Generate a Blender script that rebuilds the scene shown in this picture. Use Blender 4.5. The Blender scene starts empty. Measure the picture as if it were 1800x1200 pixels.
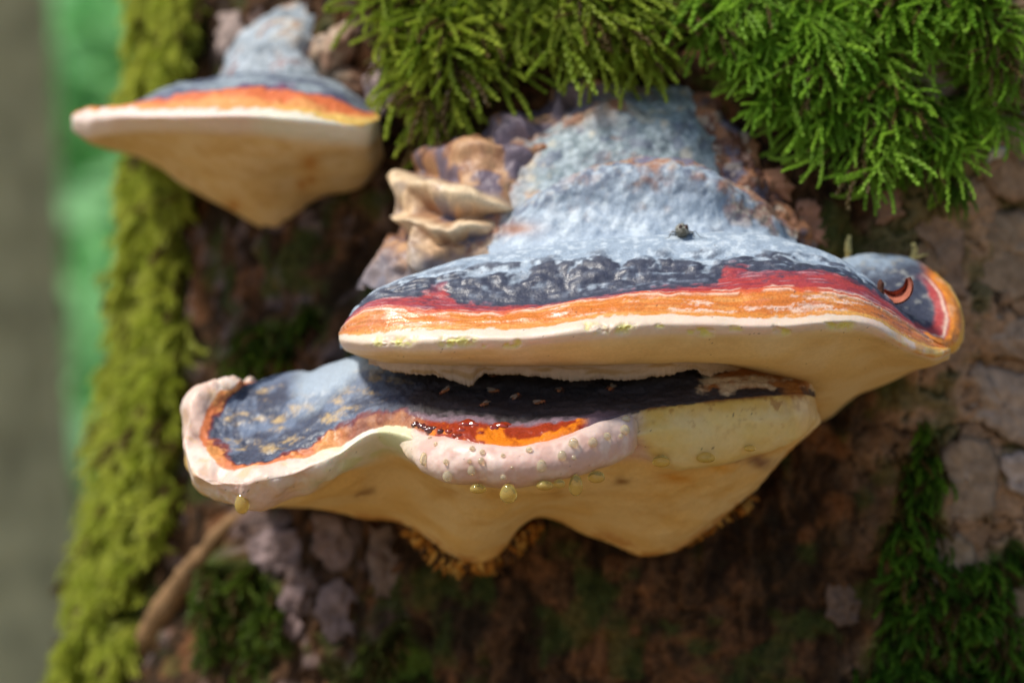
import bpy, math, random
import numpy as np
from mathutils import Vector
from mathutils.bvhtree import BVHTree

# ------------------------------------------------------------------ camera, sky, sun, exposure
SC = bpy.context.scene
COL = SC.collection
CAMD = 0.708            # metres from the lens to the sharp plane
EYE = 1.20              # height of the lens above the forest floor
cam_d = bpy.data.cameras.new('camera'); cam = bpy.data.objects.new('camera', cam_d); COL.objects.link(cam)
cam.location = (0, -CAMD, EYE); cam.rotation_euler = (math.radians(90), 0, 0)
cam_d.lens = 85; cam_d.sensor_width = 36; cam_d.clip_start = 0.01; cam_d.clip_end = 500
cam_d.dof.use_dof = True; cam_d.dof.focus_distance = CAMD + 0.004; cam_d.dof.aperture_fstop = 6.0
SC.camera = cam

SUN_EL, SUN_AZ = math.radians(57), math.radians(-66)   # azimuth measured from the camera's back, negative to its left
sdir = Vector((math.sin(SUN_AZ) * math.cos(SUN_EL), -math.cos(SUN_AZ) * math.cos(SUN_EL), math.sin(SUN_EL)))  # towards the sun
W = bpy.data.worlds.new('World'); SC.world = W; W.use_nodes = True
nt = W.node_tree; nt.nodes.clear()
sky = nt.nodes.new('ShaderNodeTexSky'); sky.sky_type = 'NISHITA'; sky.sun_disc = False
sky.sun_elevation = SUN_EL; sky.sun_rotation = math.atan2(sdir.x, sdir.y)
bg = nt.nodes.new('ShaderNodeBackground'); bg.inputs['Strength'].default_value = 0.10
wo = nt.nodes.new('ShaderNodeOutputWorld')
nt.links.new(sky.outputs[0], bg.inputs[0]); nt.links.new(bg.outputs[0], wo.inputs[0])
sl = bpy.data.lights.new('sun', 'SUN'); sl.energy = 3.0; sl.angle = math.radians(9); sl.color = (1.0, 0.94, 0.84)
sun = bpy.data.objects.new('sun', sl); COL.objects.link(sun)
sun.location = (-2, -3, 5); sun.rotation_euler = sdir.to_track_quat('Z', 'Y').to_euler()
SC.view_settings.view_transform = 'Standard'; SC.view_settings.look = 'None'
SC.view_settings.exposure = 0.5; SC.view_settings.gamma = 1.0; SC.view_settings.use_curve_mapping = False
SC.render.engine = 'CYCLES'
SC.cycles.use_denoising = True
SC.cycles.max_bounces = 8; SC.cycles.transmission_bounces = 8; SC.cycles.sample_clamp_indirect = 6.0

R_ = np.random.RandomState(7)

# ------------------------------------------------------------------ helpers
def P(px, py, Y):
    """photo pixel + depth (mm behind the sharp plane) -> metres"""
    px, py, Y = np.asarray(px, float), np.asarray(py, float), np.asarray(Y, float)
    k = (708.0 + Y) / 708.0
    return np.stack([(px - 900) / 6 * k, Y + 0 * px, (600 - py) / 6 * k], -1) * 1e-3 + np.array([0, 0, EYE])

def toPX(p):
    x, y, z = p[..., 0] * 1e3, p[..., 1] * 1e3, (p[..., 2] - EYE) * 1e3
    k = np.maximum((708 + y) / 708, 0.05)
    return x / k * 6 + 900, 600 - z / k * 6

def _hash(ix, iy, iz, seed):
    h = (ix * 374761393 + iy * 668265263 + iz * 2147483647 * 3 + seed * 974634257) & 0xFFFFFFFF
    h = ((h ^ (h >> 13)) * 1274126177) & 0xFFFFFFFF
    h = ((h ^ (h >> 16)) * 2246822519) & 0xFFFFFFFF
    return ((h ^ (h >> 15)) & 0xFFFFFF) / float(0xFFFFFF)

def vn(p, seed=0):
    """value noise, -1..1"""
    i = np.floor(p).astype(np.int64); f = p - i; f = f * f * f * (f * (f * 6 - 15) + 10)
    r = 0
    for dx in (0, 1):
        wx = f[..., 0] if dx else 1 - f[..., 0]
        for dy in (0, 1):
            wy = f[..., 1] if dy else 1 - f[..., 1]
            for dz in (0, 1):
                wz = f[..., 2] if dz else 1 - f[..., 2]
                r = r + wx * wy * wz * _hash(i[..., 0] + dx, i[..., 1] + dy, i[..., 2] + dz, seed)
    return r * 2 - 1

def fbm(p, oct=4, seed=0, gain=0.5):
    a, s, t = 1.0, 0.0, 0.0
    for k in range(oct):
        s = s + a * vn(p * (2.03 ** k) + 13.7 * k, seed + k); t += a; a *= gain
    return s / t * 1.6

def worley(x, y, seed=0):
    ix, iy = np.floor(x).astype(np.int64), np.floor(y).astype(np.int64)
    f1 = np.full(x.shape, 9.0); f2 = np.full(x.shape, 9.0); cid = np.zeros(x.shape)
    for dx in (-1, 0, 1):
        for dy in (-1, 0, 1):
            jx = ix + dx + _hash(ix + dx, iy + dy, ix * 0, seed); jy = iy + dy + _hash(ix + dx, iy + dy, ix * 0 + 7, seed)
            d = np.hypot(x - jx, y - jy); c = _hash(ix + dx, iy + dy, ix * 0 + 3, seed)
            n = d < f1
            f2 = np.where(n, f1, np.minimum(f2, d)); cid = np.where(n, c, cid); f1 = np.where(n, d, f1)
    return f1, f2, cid

def ss(a, b, x):
    t = np.clip((x - a) / (b - a), 0, 1); return t * t * (3 - 2 * t)

def mix(a, b, t):
    a, b = np.asarray(a, float), np.asarray(b, float); t = np.asarray(t)[..., None]
    return a * (1 - t) + b * t

def inside(px, py, poly):
    r = np.zeros(np.shape(px), bool); n = len(poly)
    for k in range(n):
        (x0, y0), (x1, y1) = poly[k], poly[(k + 1) % n]
        if y0 == y1: continue
        c = ((y0 > py) != (y1 > py)) & (px < (x1 - x0) * (py - y0) / (y1 - y0) + x0)
        r ^= c
    return r

def spl(t, T, V):
    """non-uniform cubic Hermite through knots t, values V (n, ...) at T"""
    t = np.asarray(t, float); V = np.asarray(V, float); n = len(t)
    h = np.diff(t); d = (V[1:] - V[:-1]) / h.reshape((-1,) + (1,) * (V.ndim - 1))
    m = np.empty_like(V); m[0], m[-1] = d[0], d[-1]
    for k in range(1, n - 1):
        m[k] = (d[k - 1] * h[k] + d[k] * h[k - 1]) / (h[k] + h[k - 1])
    i = np.clip(np.searchsorted(t, T, side='right') - 1, 0, n - 2)
    s = (T - t[i]) / h[i]; sh = (-1,) + (1,) * (V.ndim - 1); s = s.reshape(sh); hh = h[i].reshape(sh)
    return ((2 * s**3 - 3 * s**2 + 1) * V[i] + (s**3 - 2 * s**2 + s) * hh * m[i]
            + (-2 * s**3 + 3 * s**2) * V[i + 1] + (s**3 - s**2) * hh * m[i + 1])

def wrap_ends(curves, a=None, b=None):
    """close the open ends of a loft: every curve runs on to one small bundle of points behind"""
    out = []
    for c in curves:
        c = list(c)
        if a is not None: c = [tuple(np.array(c[0]) * .25 + np.array(a) * .75)] + c
        if b is not None: c = c + [tuple(np.array(c[-1]) * .25 + np.array(b) * .75)]
        out.append(c)
    return out

def loft(curves, nu, nv):
    """curves: list (across) of lists (along) of (px,py,Y) -> grid (nv,nu,3) metres, u index, v index"""
    C = np.array([P(*np.array(c, float).T) for c in curves])
    mu = np.sqrt(np.linalg.norm(np.diff(C, axis=1), axis=-1)).mean(0) + 1e-4
    tu = np.concatenate([[0], np.cumsum(mu)]); TU = np.linspace(0, tu[-1], nu)
    D = spl(tu, TU, C.transpose(1, 0, 2)).transpose(1, 0, 2)
    mv = np.linalg.norm(np.diff(D, axis=0), axis=-1).mean(1) ** 0.8 + 1e-4
    tv = np.concatenate([[0], np.cumsum(mv)]); TV = np.linspace(0, tv[-1], nv)
    G = spl(tv, TV, D)
    ui = np.interp(TU, tu, np.arange(len(tu))); vi = np.interp(TV, tv, np.arange(len(tv)))
    return G, np.broadcast_to(ui[None], (nv, nu)), np.broadcast_to(vi[:, None], (nv, nu))

def gnorm(G):
    n = np.cross(np.gradient(G, axis=1), np.gradient(G, axis=0))
    n /= np.linalg.norm(n, axis=-1, keepdims=True) + 1e-15
    return n

def grid_faces(nr, nc, flip=False):
    a = (np.arange(nr - 1)[:, None] * nc + np.arange(nc - 1)[None]).ravel()
    f = np.stack([a, a + 1, a + nc + 1, a + nc], -1)
    return f[:, ::-1] if flip else f

def mesh_obj(name, V, F, mat, parent=None, col=None, rough=None, smooth=True, origin=None):
    V = np.asarray(V, float).reshape(-1, 3); F = np.asarray(F)
    if parent is not None: origin = np.array(parent.location)
    if origin is None: origin = V.mean(0)
    origin = np.asarray(origin, float)
    me = bpy.data.meshes.new(name)
    n, k = F.shape
    me.vertices.add(len(V)); me.vertices.foreach_set('co', (V - origin).astype(np.float32).ravel())
    me.loops.add(n * k); me.loops.foreach_set('vertex_index', F.astype(np.int32).ravel())
    me.polygons.add(n); me.polygons.foreach_set('loop_start', np.arange(0, n * k, k, dtype=np.int32))
    me.update(calc_edges=True); me.validate()
    if smooth: me.polygons.foreach_set('use_smooth', np.ones(len(me.polygons), bool))
    if col is not None:
        c = np.ones((len(V), 4), np.float32); c[:, :3] = np.clip(np.asarray(col).reshape(-1, 3), 0, 1)
        at = me.color_attributes.new('Col', 'FLOAT_COLOR', 'POINT'); at.data.foreach_set('color', c.ravel())
    if rough is not None:
        at = me.attributes.new('Rough', 'FLOAT', 'POINT'); at.data.foreach_set('value', np.asarray(rough, np.float32).ravel())
    me.materials.append(mat)
    o = bpy.data.objects.new(name, me); COL.objects.link(o)
    if parent is not None: o.parent = parent
    else: o.location = origin
    return o

def thing(name, loc, label, cat, group=None):
    o = bpy.data.objects.new(name, None); COL.objects.link(o); o.location = [float(v) for v in loc]
    o.empty_display_size = 0.01; tag(o, label, cat, group); return o

def tag(o, label, cat, group=None, kind=None):
    o['label'] = label; o['category'] = cat
    if group: o['group'] = group
    if kind: o['kind'] = kind
    return o

def material(name, rough=0.5, spec=0.5, color=None, var=0.25, vscale=900, bump=0.15, bscale=1500, bdist=0.0004,
             sss=0.0, coat=0.0, rough_attr=False, trans=0.0):
    m = bpy.data.materials.new(name); m.use_nodes = True; t = m.node_tree; b = t.nodes['Principled BSDF']
    tc = t.nodes.new('ShaderNodeTexCoord')
    nz = t.nodes.new('ShaderNodeTexNoise'); nz.inputs['Scale'].default_value = vscale; nz.inputs['Detail'].default_value = 5
    t.links.new(tc.outputs['Object'], nz.inputs['Vector'])
    mr = t.nodes.new('ShaderNodeMapRange'); mr.inputs['From Min'].default_value = 0.25; mr.inputs['From Max'].default_value = 0.75
    mr.inputs['To Min'].default_value = 1 - var; mr.inputs['To Max'].default_value = 1 + var
    t.links.new(nz.outputs['Fac'], mr.inputs['Value'])
    mx = t.nodes.new('ShaderNodeMix'); mx.data_type = 'RGBA'; mx.blend_type = 'MULTIPLY'; mx.inputs[0].default_value = 1
    if color is None:
        at = t.nodes.new('ShaderNodeAttribute'); at.attribute_name = 'Col'; t.links.new(at.outputs['Color'], mx.inputs[6])
    else:
        mx.inputs[6].default_value = (*color, 1)
    t.links.new(mr.outputs[0], mx.inputs[7]); t.links.new(mx.outputs[2], b.inputs['Base Color'])
    b.inputs['Roughness'].default_value = rough; b.inputs['Specular IOR Level'].default_value = spec
    if rough_attr:
        ra = t.nodes.new('ShaderNodeAttribute'); ra.attribute_name = 'Rough'; t.links.new(ra.outputs['Fac'], b.inputs['Roughness'])
    if bump:
        n2 = t.nodes.new('ShaderNodeTexNoise'); n2.inputs['Scale'].default_value = bscale; n2.inputs['Detail'].default_value = 6
        t.links.new(tc.outputs['Object'], n2.inputs['Vector'])
        bp = t.nodes.new('ShaderNodeBump'); bp.inputs['Strength'].default_value = bump; bp.inputs['Distance'].default_value = bdist
        t.links.new(n2.outputs['Fac'], bp.inputs['Height']); t.links.new(bp.outputs[0], b.inputs['Normal'])
    if sss:
        b.inputs['Subsurface Weight'].default_value = sss; b.inputs['Subsurface Radius'].default_value = (1.0, 0.6, 0.3)
        b.inputs['Subsurface Scale'].default_value = 0.002
    if coat:
        b.inputs['Coat Weight'].default_value = coat; b.inputs['Coat Roughness'].default_value = 0.15
    if trans:      # thin leaf: mix in translucency
        tr = t.nodes.new('ShaderNodeBsdfTranslucent'); ms = t.nodes.new('ShaderNodeMixShader'); ms.inputs[0].default_value = trans
        t.links.new(mx.outputs[2], tr.inputs['Color'])
        out = t.nodes['Material Output']
        t.links.new(b.outputs[0], ms.inputs[1]); t.links.new(tr.outputs[0], ms.inputs[2]); t.links.new(ms.outputs[0], out.inputs['Surface'])
    return m

M_crust = material('fungus_crust', spec=0.45, rough_attr=True, var=0.22, vscale=1400, bump=0.32, bscale=1100, bdist=0.0005)
M_margin = material('fungus_margin', rough=0.42, spec=0.4, var=0.05, vscale=700, bump=0.22, bscale=1300, bdist=0.0003, sss=0.25)
M_pore = material('fungus_pores', rough=0.75, spec=0.2, var=0.07, vscale=900, bump=0.35, bscale=4500, bdist=0.0002, sss=0.1)
M_bark = material('bark', rough=0.9, spec=0.15, var=0.4, vscale=420, bump=0.8, bscale=700, bdist=0.0012)
M_plate = material('bark_plate', rough=0.8, spec=0.2, var=0.28, vscale=350, bump=0.7, bscale=800, bdist=0.0008)
M_moss = material('moss', rough=0.55, spec=0.3, var=0.15, vscale=600, bump=0, trans=0.5)
M_twig = material('dry_stem', rough=0.8, spec=0.2, var=0.35, vscale=700, bump=0.5, bscale=900)
M_insect = material('insect', rough=0.45, spec=0.4, var=0.45, vscale=2500, bump=0.6, bscale=3500, bdist=0.0003)
M_resin = material('resin', rough=0.08, spec=0.7, var=0.3, vscale=500, bump=0.1, coat=0.6)

def blob_mesh(c, ax, r, n=3, noise=0.0, ns=100, seed=0, taper=0.0):
    """ellipsoid (nr x nc grid sphere) around c with axes ax (3x3 rows) and radii r"""
    nr, nc = 10 * n, 16 * n
    th = np.linspace(0, math.pi, nr)[:, None]; ph = np.linspace(0, 2 * math.pi, nc, endpoint=False)[None]
    S = np.stack([np.sin(th) * np.cos(ph), np.sin(th) * np.sin(ph), np.cos(th) + 0 * ph], -1)
    if taper: S = S * np.stack([1 + taper * S[..., 2], 1 + taper * S[..., 2], np.ones(S.shape[:2])], -1)
    V = (S * np.asarray(r)) @ np.asarray(ax, float)
    if noise: V = V * (1 + noise * fbm(V * ns + seed, 3, seed))[..., None]
    V = V + np.asarray(c)
    i = np.arange(nr - 1)[:, None] * nc; j = np.arange(nc)[None]; k = (j + 1) % nc
    F = np.stack([i + j, i + nc + j, i + nc + k, i + k], -1).reshape(-1, 4)
    return V.reshape(-1, 3), F

EYE3 = np.eye(3)

# ------------------------------------------------------------------ forest floor, background
def build_ground():
    n = 160
    s = np.linspace(-1, 1, n); s = np.sign(s) * np.abs(s) ** 2.2 * 180
    X, Y = np.meshgrid(s, s)
    p = np.stack([X, Y, X * 0], -1)
    Z = 0.05 * fbm(p * 0.8, 4, 3) * ss(0.2, 1.5, np.hypot(X, Y))
    V = np.stack([X, Y, Z], -1)
    c = mix((0.20, 0.135, 0.072), (0.30, 0.215, 0.12), ss(-0.5, 0.5, fbm(p * 2.1, 4, 5)))
    c = mix(c, (0.10, 0.13, 0.035), ss(0.1, 0.6, fbm(p * 0.7, 3, 9)) * 0.55)
    m = material('leaf_litter', rough=0.95, spec=0.1, var=0.35, vscale=25, bump=0.6, bscale=40, bdist=0.02)
    g = mesh_obj('forest_ground', V, grid_faces(n, n), m, col=c, origin=(0, 0, 0)); g['kind'] = 'structure'
build_ground()

def tube(path, rad, ns=8):
    path = np.asarray(path, float); n = len(path); rad = np.broadcast_to(rad, (n,))
    t = np.gradient(path, axis=0); t /= np.linalg.norm(t, axis=1, keepdims=True) + 1e-12
    a = np.cross(t, np.array([0.31, 0.87, 0.22])); a /= np.linalg.norm(a, axis=1, keepdims=True) + 1e-12
    b = np.cross(t, a); ph = np.linspace(0, 2 * math.pi, ns, endpoint=False)
    V = path[:, None] + rad[:, None, None] * (a[:, None] * np.cos(ph)[None, :, None] + b[:, None] * np.sin(ph)[None, :, None])
    i = np.arange(n - 1)[:, None] * ns; j = np.arange(ns)[None]; k = (j + 1) % ns
    F = np.stack([i + j, i + k, i + ns + k, i + ns + j], -1).reshape(-1, 4)
    V = np.concatenate([V.reshape(-1, 3), path[:1], path[-1:]]); e = len(V)
    cap = np.array([[e - 2, (q + 1) % ns, q, e - 2] for q in range(ns)]); cap2 = np.array([[e - 1, (n - 1) * ns + q, (n - 1) * ns + (q + 1) % ns, e - 1] for q in range(ns)])
    return V, F, np.concatenate([cap[:, :3], cap2[:, :3]])

def tri(F): F = np.asarray(F); return F if F.shape[1] == 3 else np.concatenate([F[:, [0, 1, 2]], F[:, [0, 2, 3]]])
def tube_tri(path, rad, ns=8):
    V, F, c = tube(path, rad, ns); return V, np.concatenate([tri(F), c])

def join(parts):
    V, F, o = [], [], 0
    for v, f in parts: V.append(v); F.append(tri(f) + o); o += len(v)
    return np.concatenate(V), np.concatenate(F)

M_ftrunk = material('background_bark', rough=0.95, spec=0.1, color=(0.50, 0.44, 0.25), var=0.4, vscale=14, bump=0.8, bscale=30, bdist=0.02)
M_leaf = material('fresh_leaves', rough=0.5, spec=0.3, var=0.2, vscale=3, bump=0, trans=0.5)

def leaves_mesh(C, size, rs):
    n = len(C); N = rs.normal(size=(n, 3)); N /= np.linalg.norm(N, axis=1, keepdims=True)
    A = np.cross(N, rs.normal(size=(n, 3))); A /= np.linalg.norm(A, axis=1, keepdims=True); B = np.cross(N, A)
    s = size * rs.uniform(0.6, 1.3, n)[:, None]
    V = np.stack([C - A * s, C + B * s * 0.55 + N * s * 0.1, C + A * s, C - B * s * 0.55 + N * s * 0.1], 1).reshape(-1, 3)
    F = np.arange(4 * n).reshape(-1, 4); return V, F

def bg_tree(x, y, r, h, label, crown=None, seed=0, lean=0.0, name='background_tree', group=None):
    rs = np.random.RandomState(seed)
    t = thing(name, (x, y, 0), label, 'tree', group)
    z = np.linspace(-0.1, h, 24); pth = np.stack([x + lean * z + 0.03 * np.sin(z * 1.3 + seed), y + 0 * z, z], -1)
    rr = r * (1 - 0.6 * z / h) * (1 + 0.5 * np.exp(-np.maximum(z, 0) * 5)); rr[-1] = r * 0.1
    parts = [tube_tri(pth, rr, 20)]
    limbs = []
    for k in range(18):
        zz = h * rs.uniform(0.25, 0.95) if crown else h * rs.uniform(0.55, 0.98)
        a = rs.uniform(0, 6.28); L = h * rs.uniform(0.12, 0.3) * (1.1 - zz / h) + 0.25
        q = np.linspace(0, 1, 7)[:, None]; base = np.array([x + lean * zz, y, zz])
        limbs.append(base + q * L * np.array([math.cos(a), math.sin(a), 0.45]) + q ** 2 * np.array([0, 0, -0.15 * L]))
        parts.append(tube_tri(limbs[-1], np.linspace(r * 0.22, r * 0.04, 7), 6))
    V, F = join(parts); mesh_obj('trunk', V, F, M_ftrunk, t)
    if crown:
        n, size, colr = crown
        C = []
        per = n // len(limbs)
        for l in limbs:
            q = rs.uniform(0.15, 1.1, per)[:, None]; C.append(l[0] + (l[-1] - l[0]) * q + rs.normal(size=(per, 3)) * 0.22)
        C = np.concatenate(C); V, F = leaves_mesh(C, size, rs)
        cv = np.repeat(np.array(colr) * rs.uniform(0.6, 1.35, (len(C), 1)), 4, 0)
        mesh_obj('crown', V, F, M_leaf, t, col=cv, smooth=False)
    return t

bg_tree(-1.045, 3.35, 0.33, 9.0, 'stout grey-brown trunk out of focus behind the mossy trunk', seed=2, lean=0.004)
gp = 'fresh green saplings in the background'
for k, (x, y, h) in enumerate([(-1.08, 5.4, 3.2), (-1.35, 6.4, 3.6), (-2.6, 6.0, 3.4), (-1.25, 7.6, 4.6), (0.6, 6.8, 4.0), (2.4, 6.3, 3.6)]):
    bg_tree(x, y, 0.035, h, 'young sapling in fresh green leaf behind the mossy trunk', (13000 if k in (0, 1, 3) else 6000, 0.07, (0.42, 0.82, 0.40)), 20 + k, name='leafy_sapling', group=gp)
for k, (x, y) in enumerate([(-3.4, 9.5), (1.2, 10.5), (-6.0, 12.0), (4.5, 9.0)]):
    bg_tree(x, y, 0.2, 12, 'tall bare forest trunk far behind the mossy trunk', seed=40 + k, group='far forest trunks')

# ------------------------------------------------------------------ the trunk
TX, TY, TR = 88.0, 352.0, 258.0     # mm: axis x, axis depth, radius
MOSS = {   # outlines in photo pixels, laid onto the trunk below
    'left': [(120, -60), (375, -60), (350, 60), (335, 160), (350, 300), (320, 420), (345, 560), (330, 760), (318, 880), (265, 1000), (250, 1120), (190, 1260), (0, 1260), (60, 900)],
    'top': [(690, -60), (1110, -60), (1115, 40), (1090, 70), (1050, 35), (985, 20), (915, 40), (870, 100), (830, 125), (785, 170), (762, 140), (745, 80), (725, 10)],
    'right': [(1215, -60), (1720, -60), (1760, 60), (1735, 140), (1700, 120), (1680, 30), (1600, 10), (1565, 60), (1570, 150), (1640, 180), (1700, 170), (1690, 230), (1640, 260), (1560, 215), (1500, 235), (1440, 215), (1395, 190), (1320, 150), (1270, 60), (1240, 20)],
    'shelf': [(1600, 295), (1660, 290), (1690, 320), (1650, 335)],
    'low': [(365, 990), (430, 965), (490, 1010), (510, 1100), (470, 1180), (370, 1150)],
    'back': [(420, 590), (540, 560), (520, 640), (430, 680)],
    'base': [(1560, 880), (1620, 850), (1660, 960), (1730, 1000), (1790, 930), (1830, 1010), (1830, 1260), (1580, 1260), (1500, 1200), (1560, 1100)],
    'edge': [(1610, 740), (1655, 780), (1640, 960), (1570, 960), (1580, 830)],
    'foot': [(640, 1140), (720, 1080), (760, 1180), (740, 1260), (560, 1260)],
}
def trunk_r(th, zmm):
    """radius without bark detail"""
    g = np.interp(-zmm, [-3000, -140, 0, 50, 95, 140, 220, 1200], [-44, -26, -16, -9, 0, 10, 36, 130])
    w = np.clip(0.25 + 0.75 * ss(0.2, 0.95, -np.sin(th)), 0, 1)
    return TR + g * w
def trunk_xyz(th, zmm, r):
    return np.stack([TX + r * np.sin(th), TY - r * np.cos(th), zmm + 0 * th], -1) * 1e-3 + np.array([0, 0, EYE])

def moss_mask(p, key):
    px, py = toPX(p); q = p * 90
    wx, wy = fbm(q, 3, 31) * 22, fbm(q + 50, 3, 37) * 28
    return inside(px + wx, py + wy, MOSS[key])

BARK = [  # loose plates of bark: outline in photo pixels, lift mm, colour
    ([(1690, 560), (1740, 545), (1800, 560), (1850, 600), (1850, 640), (1780, 632), (1700, 612)], 2.5, (0.351, 0.240, 0.163)),
    ([(1680, 650), (1720, 640), (1800, 655), (1850, 680), (1850, 800), (1800, 790), (1735, 755), (1675, 735)], 3.0, (0.377, 0.273, 0.202)),
    ([(1655, 790), (1690, 765), (1740, 775), (1765, 815), (1745, 905), (1700, 925), (1650, 915), (1645, 850)], 2.2, (0.312, 0.215, 0.143)),
    ([(1620, 950), (1690, 935), (1715, 960), (1705, 1040), (1650, 1060), (1610, 1040), (1605, 990)], 2.0, (0.299, 0.208, 0.130)),
    ([(1760, 805), (1800, 795), (1850, 815), (1850, 880), (1795, 875), (1768, 850)], 3.0, (0.40, 0.31, 0.26)),
    ([(1715, 390), (1760, 365), (1820, 375), (1850, 420), (1850, 520), (1780, 530), (1720, 500), (1700, 440)], 2.5, (0.325, 0.221, 0.143)),
    ([(1610, 340), (1650, 375), (1700, 400), (1690, 470), (1700, 530), (1655, 520), (1640, 440), (1600, 400)], 1.8, (0.286, 0.182, 0.124)),
    ([(1740, 215), (1790, 195), (1850, 200), (1850, 340), (1790, 355), (1730, 340), (1712, 280)], 2.6, (0.351, 0.227, 0.150)),
    ([(1770, 60), (1850, 40), (1850, 180), (1800, 180), (1775, 130)], 2.4, (0.325, 0.215, 0.137)),
    ([(1570, 110), (1620, 70), (1670, 90), (1680, 160), (1640, 185), (1585, 165)], 5.0, (0.468, 0.338, 0.286)),
    ([(1575, 190), (1630, 175), (1655, 210), (1600, 225)], 5.0, (0.442, 0.312, 0.260)),
    ([(1450, 1030), (1490, 1015), (1515, 1050), (1510, 1100), (1475, 1105), (1450, 1080)], 2.0, (0.14, 0.095, 0.075)),
    ([(640, 140), (672, 80), (690, 140), (700, 175), (676, 210), (645, 195)], 12.0, (0.442, 0.325, 0.312)),
    ([(1745, 1130), (1780, 1030), (1850, 1010), (1850, 1180), (1790, 1190)], 2.0, (0.286, 0.195, 0.117)),
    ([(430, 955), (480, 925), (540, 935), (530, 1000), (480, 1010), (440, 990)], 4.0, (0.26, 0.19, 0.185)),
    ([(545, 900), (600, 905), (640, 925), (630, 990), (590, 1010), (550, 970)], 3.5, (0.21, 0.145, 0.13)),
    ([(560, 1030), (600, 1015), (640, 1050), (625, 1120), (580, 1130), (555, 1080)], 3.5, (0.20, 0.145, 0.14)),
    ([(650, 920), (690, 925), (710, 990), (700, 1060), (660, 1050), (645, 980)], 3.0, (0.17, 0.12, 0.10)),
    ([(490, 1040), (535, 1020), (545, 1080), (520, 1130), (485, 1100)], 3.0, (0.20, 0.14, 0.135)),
    ([(385, 30), (420, 20), (432, 60), (410, 110), (380, 90)], 3.0, (0.468, 0.351, 0.299)),
    ([(1400, 355), (1430, 345), (1455, 400), (1460, 440), (1420, 430), (1400, 390)], 4.0, (0.338, 0.169, 0.111)),
    ([(1340, 300), (1375, 290), (1400, 330), (1385, 350), (1350, 335)], 4.0, (0.325, 0.156, 0.091)),
    ([(1530, 335), (1580, 330), (1590, 380), (1540, 395)], 3.0, (0.286, 0.156, 0.098)),
    ([(1745, 10), (1790, 15), (1785, 30), (1750, 28)], 3.0, (0.546, 0.494, 0.468)),
    ([(1735, 268), (1765, 262), (1768, 278), (1738, 284)], 4.5, (0.600, 0.572, 0.520)),
]

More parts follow.
